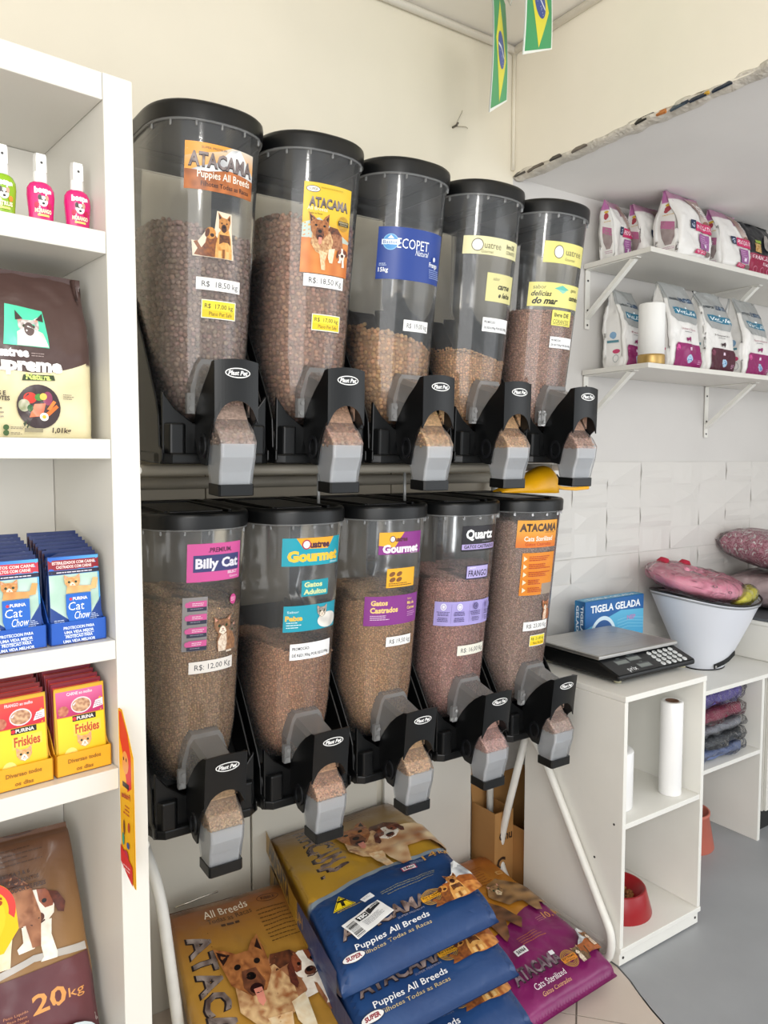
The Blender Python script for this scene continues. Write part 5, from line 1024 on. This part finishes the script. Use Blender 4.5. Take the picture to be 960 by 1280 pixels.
t = thing('clay_pot', 'salmon pink pot on the floor behind the small cabinet', 'pot', (2.60, -.27, 0)); G().lathe([(.098, 0), (.10, .004), (.078, .125), (.082, .128), (.082, .14), (.074, .14), (.07, .02), (.001, .02)], n=36, cap=False).obj('pot_body', mat('salmon_plastic', '#c06a58', .5), t)
# box
t = thing('cardboard_box', 'blue printed carton with white lettering behind the black scale', 'box', (2.15, -.13, .6685)); m = mat('blue_card', '#1b6fa8', .4, var=.03); G().box(0, .335, 0, .05, 0, .312).obj('carton', m, t, .002)
P = Pr(.03); P.rect(.001, .001, .334, .311, gr('#2f93c6', '#5fb6d8', .1, .3)); P.poly([(.001, .311), (.001, .21), (.10, .235), (.2, .262), (.334, .255), (.334, .311)], '#1d5f9f'); P.text('TIGELA GELADA', .172, .268, .026, '#f2f6f9', w=.285, bold=.03)
P.poly([(.1 + .075 * cos(a), .165 + .085 * sin(a)) for a in [pi * k / 24 for k in range(25)]], '#cfe4ef'); P.poly([(.1 + .062 * cos(a), .165 + .07 * sin(a)) for a in [pi * k / 24 for k in range(25)]], '#174f8e'); P.rect(.02, .10, .19, .165, '#3a9dcb')
for i in range(4): P.line([(.001, .20 - i * .012), (.04, .206 - i * .012), (.09, .198 - i * .012)], .0015, '#8fd0e6').line([(.18, .225 - i * .012), (.24, .232 - i * .012), (.334, .22 - i * .012)], .0015, '#8fd0e6')
P.text('NEP', .26, .222, .016, '#b58ac0', w=.05, bold=.03); P.build('carton_print', lambda x, y, o: (x, -o, y), CARD, t)
P = Pr(.03); P.rect(.001, .001, .049, .311, gr('#1f78ad', '#184f86', 0, .05, 0)); P.text('TIGELA', .030, .245, .012, '#dfeaf2', w=.10, rot=-pi / 2, bold=.03, al='C').text('GELADA', .009, .235, .012, '#dfeaf2', w=.12, rot=-pi / 2, bold=.03); P.build('side_print', lambda x, y, o: (-o, .05 - x, y), CARD, t)
P = Pr(.03); P.rect(.001, .001, .334, .049, '#4fa3cc').text('TIGELA GELADA', .17, .012, .02, '#e6f0f5', w=.28, bold=.02); P.build('top_print', lambda x, y, o: (x, y, .312 + o), CARD, t)
# recovery cone used as a basket
t = thing('recovery_cone', 'white plastic pet recovery cone standing upright with black rims and a strap', 'pet cone', (2.778, -.205, .6695)); CONE = mat('white_cone_plastic', '#d9dbe2', .3, var=.01); g = G(); R0, R1, HC = .088, .250, .292; rings = []
def conept(a, v, off=0):
    sq = 1 - .10 * v * sin(a) ** 2; r = R0 + (R1 - R0) * v ** .92 + off; return (r * cos(a), r * sin(a) * sq * .80, HC * v + .020 * v * cos(a - 2.6) + .012 * v * cos(2 * a))
NA = 60
for v, o in [(k / 12, 0) for k in range(13)] + [(1 - k / 12, -.0022) for k in range(13)]: rings.append([conept(2 * pi * i / NA, v, o) for i in range(NA)])
G().loft(rings, cap0=False, cap1=False).obj('cone_shell', CONE, t)
G().tube([conept(2 * pi * i / NA, 1.0, 0) for i in range(NA + 1)], .0045, 8).obj('rim_trim', BLACK, t); G().tube([conept(2 * pi * i / NA, .955, .0012) for i in range(NA + 1)], .0035, 8).obj('rim_band', mat('grey_band', '#8e9094', .5), t); G().tube([conept(2 * pi * i / NA, .0, 0) for i in range(NA + 1)], .004, 8).obj('collar_trim', BLACK, t)
sp_ = [conept(a_, v_, .006) for a_, v_ in ((-2.05, .06), (-1.85, .09), (-1.65, .12), (-1.45, .16), (-1.2, .24))]
st = G(); st.loft([[(p[0], p[1], p[2] - .009), (p[0], p[1] - .004, p[2] - .009), (p[0], p[1] - .004, p[2] + .009), (p[0], p[1], p[2] + .009)] for p in sp_], sm=False); st.obj('strap', BLACK, t, .001)
G().lathe([(.0055, 0), (.0055, .003), (.001, .004)], n=12).obj('snap_button', STEEL, t).matrix_local = Matrix.Translation(Vector(sp_[0]) + Vector((.006, -.006, 0))) @ Matrix.Rotation(radians(90), 4, 'X')
# toys inside
def blob(path, rad, nn=14, seed=0, amp=.0, fr=20):
    return G().tube(path, rad, nn)
t = thing('donut_toy', 'pink ring-shaped plush pet toy in clear film on top of the cone', 'pet toy', (2.725, -.195, 1.018), (radians(12), radians(8), radians(6))); PK = vcmat('pink_plush', .8, spec=.2)
def torus_pt(a, b, o=0): R_, r_ = .115, .068 + o; return ((R_ + r_ * cos(b)) * cos(a) * 1.22, (R_ + r_ * cos(b)) * sin(a) * .92, r_ * .58 * sin(b) + .004 * noise.noise(Vector((a * 3, b * 2, 1))))
pkc = nz('#e58fa8', '#f0a9bc', 3); vcgrid('plush_ring', lambda u, v: torus_pt(2 * pi * u, 2 * pi * v), 60, 24, lambda u, v: pkc(u * 4, v * 4), PK, t)
P = Pr(.02); rr = random.Random(8)
for i in range(34):
    a, b = rr.uniform(0, 2 * pi), rr.uniform(.1, 3.0); c = rr.choice(['#6b4a58', '#8a3a58', '#4f6a5a', '#b03a5c', '#e9c8cf']); P.ring(a, b, .055, .11, .02, c, 12) if i % 2 else P.line([(a, b), (a + .10, b + rr.uniform(-.2, .2))], .035, c)
P.build('plush_pattern', lambda x, y, o: torus_pt(x, y, o), PK, t)
for sx in (-1, 1): G().lathe([(.001, .032), (.016, .03), (.026, .016), (.028, 0), (.02, -.012), (.001, -.016)], c=(sx * .085 + .01, .115, .025), n=20).obj('red_bow', mat('red_felt', '#b01c3a', .8), t)
vcgrid('film_wrap', lambda u, v: tuple(q * 1.04 + .010 * noise.noise(Vector((cos(2 * pi * u) * 5, sin(2 * pi * u) * 5, v * 9 + k))) for k, q in enumerate(torus_pt(2 * pi * u, 2 * pi * v, .006))), 60, 24, lambda u, v: (1, 1, 1), WRAP, t)
t = thing('plush_toy', 'yellow plush pet toy in clear film inside the cone', 'pet toy', (2.865, -.315, .962), (0, radians(-6), radians(12))); g = G()
rings = []
for j in range(17):
    v = j / 16; x = -.095 + .19 * v; r = .036 * sup(2 * v - 1, 2.2) * (1 + .10 * sin(v * 40)); rings.append([(x, max(r, .002) * cos(a), max(r, .002) * .8 * sin(a)) for a in [2 * pi * k / 18 for k in range(18)]])
g.loft(rings).obj('plush_body', mat('yellow_plush', '#d6cd3e', .85, var=.12, scale=60), t)
G().loft([[(q[0] * 1.12, q[1] * 1.2 + .006 * noise.noise(Vector(q) * 40), q[2] * 1.25 + .006 * noise.noise(Vector(q) * 35)) for q in r] for r in rings]).obj('film_wrap', WRAP, t)
t = thing('dark_pet_harness', 'dark folded strap bundle lying in the cone behind the yellow toy', 'harness', (2.90, -.19, .86)); G().tube(fillet([(-.08, 0, 0), (0, -.03, .02), (.06, .0, .03), (.02, .05, .035), (-.06, .03, .02)], .03), .010, 8).obj('strap', mat('black_webbing', '#222226', .8), t)
# stack at the far right of the desk
t = thing('storage_tub', 'white plastic tub on the desk right of the cone', 'tub', (3.22, -.20, .669)); G().loft([[(x * w, y * d, z) for x, y in ((-1, -1), (1, -1), (1, 1), (-1, 1))] for z, w, d in ((0, .185, .15), (.15, .20, .165), (.152, .208, .172), (.17, .208, .172))], sm=False).obj('tub_body', WHITE_B, t, .004)
G().box(-.21, .21, -.174, .174, .1705, .182).obj('tub_lid', mat('grey_lid', '#55585c', .5), t, .003)
def pillow(root, W, D, H, cm, film, seed, cname='cushion_body'):
    def S(u, v, k=1.0, sg=1): x, y = (u - .5) * W * k, (v - .5) * D * k; e = sup(2 * u - 1, 3) * sup(2 * v - 1, 3); return (x, y, H / 2 + sg * H / 2 * e * k + .006 * noise.noise(Vector((x * 18, y * 18, seed))))
    for nm, k, m in ((cname, 1, cm), ('film_wrap', 1.07, film)):
        g = G()
        for sg in (1, -1):
            n = 26; vs = [S(i / n, j / n, k, sg) for j in range(n + 1) for i in range(n + 1)]; g.add(vs, [((j * (n + 1) + i), j * (n + 1) + i + 1, (j + 1) * (n + 1) + i + 1, (j + 1) * (n + 1) + i)[::sg] for j in range(n) for i in range(n)], True)
        g.obj(nm, m, root)
    return S
def spotmat(name, a, b, c, sc):
    m = bpy.data.materials.new(name); m.use_nodes = True; nt = m.node_tree; bs = nt.nodes['Principled BSDF']; bs.inputs['Roughness'].default_value = .8
    tc = nd(nt, 'ShaderNodeTexCoord'); vo = nd(nt, 'ShaderNodeTexNoise'); vo.inputs['Scale'].default_value = sc; vo.inputs['Detail'].default_value = 3; vo.inputs['Distortion'].default_value = 2
    r = nd(nt, 'ShaderNodeValToRGB'); r.color_ramp.interpolation = 'CONSTANT'; r.color_ramp.elements[0].color = (*lin(a), 1); r.color_ramp.elements[1].position = .56; r.color_ramp.elements[1].color = (*lin(b), 1); e = r.color_ramp.elements.new(.46); e.color = (*lin(c), 1)
    nt.links.new(tc.outputs['Object'], vo.inputs['Vector']); nt.links.new(vo.outputs['Fac'], r.inputs[0]); nt.links.new(r.outputs[0], bs.inputs['Base Color']); return m
t = thing('wrapped_cushion', 'clear wrapped white and pink package under the floral cushion at right', 'package', (3.34, -.20, .8525)); pillow(t, .40, .32, .16, mat('pale_pink_cloth', '#d9c4c6', .8, var=.15, scale=20), WRAP, 3)
t = thing('wrapped_cushion', 'pink floral patterned cushion in clear film at the right edge', 'cushion', (3.30, -.18, 1.030), (radians(8), radians(6), radians(-8))); pillow(t, .36, .30, .15, spotmat('pink_floral_cloth', '#dca6b6', '#f5efef', '#b86880', 38), WRAP, 8)
# ================================================================ SACKS ON THE FLOOR
gold1, gold2, gry, blu = lin('#a57f2c'), lin('#7a5527'), lin('#8f9ba6'), lin('#23406f')
W, L = .46, .74
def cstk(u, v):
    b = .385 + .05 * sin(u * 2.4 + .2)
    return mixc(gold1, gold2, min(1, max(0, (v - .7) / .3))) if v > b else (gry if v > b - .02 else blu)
def a_stk(full=True, tag=True, seed=0):
    def f(P):
        N = 20; K = .745; bd = [(W * i / N, L * (.385 + .05 * sin(i / N * 2.4 + .2))) for i in range(N + 1)]; b2 = [(x, y - L * .022) for x, y in bd]
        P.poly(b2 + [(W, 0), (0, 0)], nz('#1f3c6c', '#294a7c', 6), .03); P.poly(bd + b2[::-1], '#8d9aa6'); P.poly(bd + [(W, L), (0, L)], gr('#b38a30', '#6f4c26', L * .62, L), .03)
        if full:
            P.push(W * .17, L * .70, 1, -pi / 2); atacama(P, 0, 0, .085, L * .40, '#463432', '#a08c84'); P.pop()
            P.push(W * .36, L * .93, 1, 0); P.lines(0, 0, .16, 7, .003, .011, '#4a3520', 3); P.pop(); P.text('SUPER PREMIUM', W * .60, L * .955, .012, '#54391f', w=.15)
            art_shepherd_walk(P, W * .50, L * .50, .20); P.push(W * .78, L * .43, 1, .0)
            P.poly([(-.08, .02), (-.09, .13), (-.05, .17), (.03, .15), (.11, .12), (.13, .02), (.09, -.03), (.07, .03), (-.01, .04), (-.03, -.03), (-.06, -.03)], nz('#a5683c', '#ecd3a8', 25), .012); P.pop(); art_puppy(P, W * .71, L * .56, .09, legs=False); P.push(0, 0, K, 0, 1)
            P.text('14', W * .83, L * .475, .034, '#d8a048', w=.045).text('kg', W * .93, L * .48, .020, '#d8a048', w=.032); P.lines(W * .68, L * .495, .05, 3, .002, .007, '#9aa0b0', 4)
            P.poly([(W * .10, L * .375), (W * .245, L * .375), (W * .17, L * .46)], '#e8cc22').poly([(W * .108, L * .379), (W * .237, L * .379), (W * .17, L * .453)], '#1d1a10').poly([(W * .116, L * .382), (W * .229, L * .382), (W * .17, L * .446)], '#e8cc22'); P.text('T', W * .172, L * .39, .026, '#1d1a10', bold=.08); P.lines(W * .12, L * .365, .07, 2, .0018, .005, '#c9a82a', 3)
            P.rect(W * .595, L * .43, W * .70, L * .465, '#b03a5a').rect(W * .602, L * .434, W * .693, L * .461, '#efeef0').text('56669', W * .648, L * .439, .012, '#24242a', w=.036, bold=.04)
        if not full: P.push(0, 0, K, 0, 1)
        P.lines(W * .40, L * .36, .19, 2, .0032, .011, '#7d7e6a', 6).lines(W * .43, L * .325, .19, 1, .0025, .011, '#8f8a6a', 8)
        P.push(W * .36, L * .185, 1, 0); atacama(P, 0, 0, .050, .26, '#4b3834', '#a8948c'); P.pop(); P.text('SUPER PREMIUM', W * .50, L * .165, .007, '#8d8a98', w=.08)
        P.text('Puppies All Breeds', W * .36, L * .115, .021, '#f1f0f0', w=.215, bold=.01); P.text('Filhotes Todas as Racas', W * .37, L * .082, .013, '#c9b27a', w=.20)
        P.ring(W * .10, L * .09, .032, .016, .003, '#20283a').ell(W * .10, L * .09, .030, .014, '#e8e6e4').text('SUPER', W * .10, L * .082, .013, '#8c2030', w=.042, bold=.05)
        art_badge(P, W * .665, L * .205, .034, '#e0a02a'); art_mountain(P, W * .76, L * .15, W * .985, L * .37, sand='#b9692e'); P.ell(W * .88, L * .17, .055, .03, nz('#a85a2a', '#e09a52', 90), thr=.006); art_shepherd_sit(P, W * .775, L * .135, .115)
        if tag:
            P.push(W * .255, L * .235, 1, .33); P.rect(-.062, -.040, .062, .040, '#ecebea'); rr = random.Random(4)
            x = -.058
            for y in range(16): P.rect(-.058, -.036 + y * .0038, -.032, -.036 + y * .0038 + rr.choice([.0012, .0024, .003]), '#2a2a2c')
            P.rect(-.024, .008, .010, .030, '#141416').text('TSC', -.007, .013, .013, '#f3f3f3', w=.028, bold=.06); P.poly([(.012, .008), (.055, .018), (.055, .036), (.012, .030)], '#26262a').lines(-.02, -.002, .07, 5, .002, .006, '#9a9a9e', 7).lines(.02, .025, .03, 2, .002, .006, '#f0f0f0', 2); P.pop()
            P.push(W * .30, L * .335, 1, .35); P.rect(-.018, -.012, .018, .012, '#e6e6e8').lines(-.014, .004, .028, 2, .002, .006, '#a8a8b0', 1); P.pop()
        else: P.rect(W * .86, L * .335, W * .92, L * .36, '#e9e9ea')
        P.pop()
    return f
for i, (z, dx, lb) in enumerate(((.048, .020, 'gold and blue dog food sack at the bottom of the stack'), (.155, .015, 'gold and blue dog food sack in the middle of the stack'), (.262, .010, 'gold and blue dog food sack under the topmost one of stack'), (.368, 0, 'gold and blue dog food sack with white shipping tag, top of stack'))):
    t = thing('dog_food_sack', lb, 'dog food sack', (0, 0, 0), group='stacked gold and blue dog food sacks'); sl = (.0, .02, .04, .055)[i]; fy = (-.80, -.765, -.715, -.645)[i]
    cs = [(.925 + dx, -.012, z + .01), (1.355 + dx * .3, -.008, z + .01), (1.262 + dx * .4, fy, z - sl * .4), (.82 + dx * .9, fy + .02, z - sl)]
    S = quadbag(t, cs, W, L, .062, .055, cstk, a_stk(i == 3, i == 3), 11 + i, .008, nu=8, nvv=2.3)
    P = Pr(.02); 
    for k in (0,):
        P.rect(L * .45, -.026, L * .97, .036, '#a57f2c').rect(L * .04, -.026, L * .45, .036, '#23406f').text('ATACAMA', L * .74, -.016, .048, '#3a2c28', w=L * .36, bold=.05).text('14kg', L * .43, -.014, .03, '#d0a048', w=.06)
    P.build('side_print', lambda x, y, o, S=S: S(.0, 0, 0) * (1 - x / L) + S(.0, 1, 0) * (x / L) + Vector((-.006 - o - .012 * max(0, 1 - abs(2 * x / L - 1)), 0, y + .012)), FOILP, t)
# brown dog food sack at left with a plain gold one below
cgb = lambda u, v: mixc(lin('#a5792a'), lin('#7d5426'), min(1, max(0, (v - .6) / .4))) if v > .25 else lin('#4a2a30')
t = thing('dog_food_sack', 'gold dog food sack behind and under the brown dog picture sack', 'dog food sack'); W2, L2 = .42, .66
def a_g(P): P.rect(0, L2 * .25, W2, L2, gr('#a5792a', '#8c5a2a', L2 * .5, L2)); P.poly([(0, L2 * .93), (W2, L2 * .90), (W2, L2), (0, L2)], nz('#8a5a30', '#b98a3a', 12)); P.lines(.05, L2 * .9, .2, 2, .004, .012, '#5a3a1c', 2)
quadbag(t, [(.625, -.018, .235), (1.06, -.02, .245), (.98, -.55, .045), (.58, -.55, .045)], W2, L2, .045, .035, cgb, a_g, 31, .010)
t = thing('dog_food_sack', 'gold and maroon sack with shepherd and puppy pictures, beside left rack leg', 'dog food sack')
def c_br(u, v): return mixc(lin('#ad8236'), lin('#86502c'), min(1, max(0, (v - .7) / .25))) if v > .27 else lin('#4c2530')
def a_br(P):
    P.rect(0, L2 * .2, W2, L2, gr('#b8893a', '#85502c', L2 * .62, L2 * .97)); N = 14; bd = [(W2 * i / N, L2 * (.22 + .075 * (i / N) + .02 * sin(i / N * 5))) for i in range(N + 1)]
    P.poly(bd + [(W2, 0), (0, 0)], nz('#46222c', '#5b2f38', 8)); P.poly(bd + [(x, y - .014) for x, y in bd][::-1], '#9aa0a4')
    P.poly([(0, L2 * .94), (W2, L2 * .94), (W2, L2), (0, L2)], nz('#5a3a26', '#8c6236', 14)); P.text('All Breeds', W2 * .44, L2 * .885, .026, '#e6ddc8', w=.15, bold=.0).text('Todas as Racas', W2 * .45, L2 * .85, .018, '#4c3420', w=.15); P.lines(W2 * .36, L2 * .82, .08, 1, .008, .01, '#4a2f1c', 4)
    P.push(W2 * .10, L2 * .52, 1, -pi / 2 + .02); atacama(P, 0, 0, .066, L2 * .60, '#54423c', '#a89a92'); P.pop()
    P.ring(W2 * .80, L2 * .90, .04, .013, .002, '#4a2a1c').text('KIBBLE', W2 * .80, L2 * .893, .009, '#4a2a1c', w=.05, bold=.02); P.lines(W2 * .66, L2 * .845, .11, 9, .0028, .0135, '#5a3d1e', 6)
    for i in range(7): P.text('.', W2 * .24 , L2 * (.8 - i * .03), .006, '#5a3d1e', bold=.1)
    art_shepherd_walk(P, W2 * .43, L2 * .35, .235); art_puppy(P, W2 * .80, L2 * .46, .105); P.text('14', W2 * .80, L2 * .185, .036, '#d8923c', w=.045).text('kg', W2 * .905, L2 * .19, .022, '#d8923c', w=.034); P.lines(W2 * .6, L2 * .2, .06, 4, .002, .008, '#a0604c', 4); P.ell(W2 * .5, L2 * .18, .02, .02, '#c85a6a')
quadbag(t, [(.600, -.085, .305), (.90, -.135, .315), (.925, -.73, .115), (.50, -.73, .105)], W2, L2, .042, .035, c_br, a_br, 33, .007)
t2 = G().tube([(.625, -.085, .318), (.66, -.09, .323), (.70, -.092, .327), (.74, -.094, .329)], .0025, 6); t2.obj('shiny_seal', mat('foil_seal', '#c9c2b4', .2, metal=.6), t)
# magenta cat food sack at right
t = thing('cat_food_sack', 'magenta and orange cat food sack on the floor beside right rack leg', 'cat food sack'); W3, L3 = .40, .66
def c_mg(u, v): return lin('#7c1a5c') if v < .42 + .06 * u else mixc(lin('#b9742c'), lin('#c98a34'), u)
def a_mg(P):
    N = 12; bd = [(W3 * i / N, L3 * (.40 + .09 * i / N - .02 * sin(i / N * 6))) for i in range(N + 1)]; P.poly(bd + [(W3, L3), (0, L3)], gr('#c4842e', '#a05a2a', L3 * .6, L3)); P.poly(bd + [(W3, 0), (0, 0)], nz('#741856', '#8a2266', 7))
    P.text('Sterilized', W3 * .42, L3 * .90, .022, '#f0e4cf', w=.13); P.lines(W3 * .40, L3 * .85, .16, 8, .003, .014, '#8a4a20', 5); P.rect(W3 * .82, L3 * .745, W3 * .9, L3 * .77, '#d8b070').rect(W3 * .827, L3 * .749, W3 * .893, L3 * .766, '#b9782e')
    P.poly([(W3 * .50, L3 * .62), (W3 * .60, L3 * .70), (W3 * .75, L3 * .72), (W3 * .93, L3 * .62), (W3 * 1.0, L3 * .50), (W3 * .98, L3 * .44), (W3 * .90, L3 * .47), (W3 * .86, L3 * .42), (W3 * .80, L3 * .43), (W3 * .78, L3 * .52), (W3 * .62, L3 * .53)], nz('#4f3522', '#b48a58', 30, 0, .6, 1.5), .008)
    art_cat(P, W3 * .66, L3 * .53, .105, '#5a3e28', '#b58c5c', '#e3cfae', body=False); P.poly([(W3 * .12, L3 * .64), (W3 * .35, L3 * .66), (W3 * .55, L3 * .52), (W3 * .60, L3 * .42), (W3 * .52, L3 * .37), (W3 * .45, L3 * .45), (W3 * .36, L3 * .36), (W3 * .30, L3 * .34), (W3 * .26, L3 * .46), (W3 * .1, L3 * .5)], nz('#3b2417', '#8a5c3a', 30, 0, .6, 1.5), .008); art_cat(P, W3 * .26, L3 * .50, .11, '#4a2f20', '#8e6340', '#d9c0a0', body=False)
    P.text('10,1', W3 * .86, L3 * .36, .026, '#e0a040', w=.055).text('kg', W3 * .965, L3 * .363, .017, '#e0a040', w=.022); P.lines(W3 * .7, L3 * .38, .04, 3, .002, .008, '#b8807c', 4); P.lines(W3 * .38, L3 * .32, .11, 4, .0025, .010, '#b0683c', 4)
    P.rect(W3 * .26, L3 * .235, W3 * .38, L3 * .27, '#efeef0').text('56964', W3 * .32, L3 * .243, .012, '#2a2a30', w=.036, bold=.04)
    P.push(W3 * .34, L3 * .125, 1, 0); atacama(P, 0, 0, .040, .20, '#3f2a3a', '#9a848e'); P.pop(); P.text('Cats Sterilized', W3 * .36, L3 * .065, .018, '#f1ecee', w=.13).text('Gatos Castrados', W3 * .38, L3 * .035, .010, '#d0a06a', w=.12); P.rect(W3 * .52, L3 * .17, W3 * .57, L3 * .19, '#e6e4e8')
    art_badge(P, W3 * .64, L3 * .115, .030, '#d8862a'); art_mountain(P, W3 * .78, L3 * .09, W3 * .985, L3 * .23, sand='#b3622e'); art_cat(P, W3 * .755, L3 * .07, .055, '#4a3828', '#8a6c4c'); art_cat(P, W3 * .955, L3 * .11, .06, '#6a4428', '#a8764a')
quadbag(t, [(1.435, -.03, .095), (1.725, -.045, .095), (1.690, -.67, .05), (1.325, -.68, .045)], W3, L3, .048, .040, c_mg, a_mg, 35, .007)
# cardboard boxes behind the rack leg
CBD = mat('brown_carton', '#ad7f49', .75, var=.08, scale=6); CBI = mat('carton_inside', '#5d3f28', .85)
def carton_open(label, x, y, rz, W_, D_, H_, prints, flaps=True):
    t = thing('cardboard_box', label, 'box', (x, y, 0), (0, 0, rz)); th = .004; g = G().box(0, W_, 0, th, 0, H_).box(0, W_, D_ - th, D_, 0, H_).box(0, th, th, D_ - th, 0, H_).box(W_ - th, W_, th, D_ - th, 0, H_).box(th, W_ - th, th, D_ - th, 0, th); g.obj('carton', CBD, t)
    if flaps: G().add([(0, D_, H_), (W_, D_, H_), (W_, D_ + .02, H_ + .13), (0, D_ + .02, H_ + .13), (0, D_ - th, H_), (W_, D_ - th, H_), (W_, D_ + .02 - th, H_ + .13), (0, D_ + .02 - th, H_ + .13)], [(0, 1, 2, 3), (4, 7, 6, 5), (0, 4, 5, 1), (2, 6, 7, 3), (0, 3, 7, 4), (1, 5, 6, 2)]).obj('flap', CBD, t)
    P = Pr(.05); [P.text(*a, **k) for a, k in prints]; P.build('carton_print', lambda a, b, o: (a, -o, b), CARD, t); return t
carton_open('open brown cardboard box between the rack leg and the white cabinet', 1.80, -.20, radians(2), .0 + .09 + .09, .17, .24, [(('FRAGIL', .13, .17, .018, '#5a3a20'), dict(w=.07, bold=.02))])
carton_open('taller brown cardboard box at the back wall behind the rack post', 1.712, -.155 + .02, radians(0), .085, .12, .30, [(('Chu', .05, .20, .03, '#3a261a'), dict(w=.06, bold=.03)), (('C', .03, .10, .04, '#3a261a'), dict(bold=.04))])
# ================================================================ YELLOW SCOOP, HOOKS, FLAGS
Yb, Zb, tl, sz = UNIT['lower']; zt_ = Zb + .727 * sz
t = thing('feed_scoop', 'yellow plastic feed scoop lying on the lid of the last lower dispenser', 'scoop', (1.672, -.345, zt_ + .003), (radians(1.5), radians(1), radians(-8))); t.scale = (1.22, 1.1, 1.2); YP = mat('yellow_plastic', '#e8a90c', .32, var=.02)
rings = []
for j in range(15):
    u = j / 14; x = -.115 + .17 * u; w = .048 * (.45 + .55 * min(1, u * 2.2)) * (1 if u < .85 else sqrt(max(.02, 1 - ((u - .85) / .15) ** 2 * .9))); h0 = 0; hh = .075 * min(1, (.08 + u * 1.25)) * (1 if u < .8 else sqrt(max(.0, 1 - ((u - .8) / .2) ** 2 * .75)))
    rings.append([(x, -w * cos(pi * k / 14), .002 + hh * (.9 * sin(pi * k / 14) ** .8)) for k in range(15)])
vs = [p for r in rings for p in r]; fs = [(a * 15 + i, a * 15 + i + 1, (a + 1) * 15 + i + 1, (a + 1) * 15 + i) for a in range(14) for i in range(14)]
o = G().add(vs, fs, True).add(rings[-1], [tuple(range(15))]).obj('scoop_bowl', YP, t); sm_ = o.modifiers.new('solid', 'SOLIDIFY'); sm_.thickness = .0025
G().loft([[(x, -w, z - .004), (x, w, z - .004), (x, w * .8, z + .005), (x, -w * .8, z + .005)] for x, w, z in ((.048, .016, .018), (.08, .012, .012), (.12, .011, .010), (.155, .013, .013), (.165, .009, .014))], sm=False).obj('handle', YP, t, .003)
t = thing('small_clip', 'small black wire clip on the tiles above the yellow scoop', 'clip', (2.085, -.0, 1.435)); G().tube([(0, -.004, .01), (0, -.02, .0), (.02, -.03, -.008), (.035, -.02, .0), (.03, -.012, .012)], .003, 8).obj('wire_loop', BLACK, t)
FG = mat('flag_green', '#1f9a5a', .6, var=.03)
def flag(label, x, y, ztop, H, W_, rz):
    t = thing('pennant_flag', label, 'flag', (x, y, ztop), (0, 0, rz), 'green pennant flags hung on a string'); ol = [(-W_ / 2, 0), (W_ / 2, 0), (W_ / 2, -H * .70), (-W_ / 2, -H)]
    ol = [(-W_ / 2, 0), (W_ / 2, 0), (W_ / 2, -H * .84), (0, -H * .80), (-W_ / 2, -H)] if False else ol
    f = lambda a, b, o: (a, .008 * sin(b * 9) - o, b)
    for sg, nm in ((1, 'flag_front'), (-1, 'flag_back')):
        P = Pr(.02); P.poly(ol, '#f1f4ef').poly([(-W_ * .46, 0), (W_ * .46, 0), (W_ * .46, -H * .70), (-W_ * .46, -H * .965)], nz('#1c9152', '#24a466', 5)); P.poly([(0, -H * .10), (W_ * .34, -H * .45), (0, -H * .82), (-W_ * .34, -H * .45)], '#e8de2c').ell(0, -H * .455, W_ * .21, H * .125, '#24479c'); P.line([(-W_ * .19, -H * .45), (0, -H * .435), (W_ * .19, -H * .47)], H * .018, '#e9eef6')
        rr = random.Random(2)
        for i in range(7): P.ell(rr.uniform(-.12, .12) * W_, -H * rr.uniform(.48, .54), .0015, .0015, '#e9eef6')
        P.build(nm, (lambda a, b, o: f(a, b, o)) if sg > 0 else (lambda a, b, o: f(a, b, -o)), PRINT, t, dk=.0003)
    return t
flag('green and yellow flag pennant nearest the room corner, fully seen', 1.405, -.45, 2.735, .36, .19, radians(36)); flag('green and yellow flag pennant cut by the top picture edge', 1.545, -.45, 2.888, .33, .20, radians(24))
t = thing('flag_string', 'thin white string carrying the green pennant flags', 'string'); G().tube([(1.1, -.75, 2.72), (1.33, -.51, 2.737), (1.495, -.40, 2.737), (1.49, -.488, 2.888), (1.66, -.41, 2.889), (1.87, -.1, 2.905)], .0012, 6).obj('cord', mat('white_cord', '#e6e6e2', .7), t)
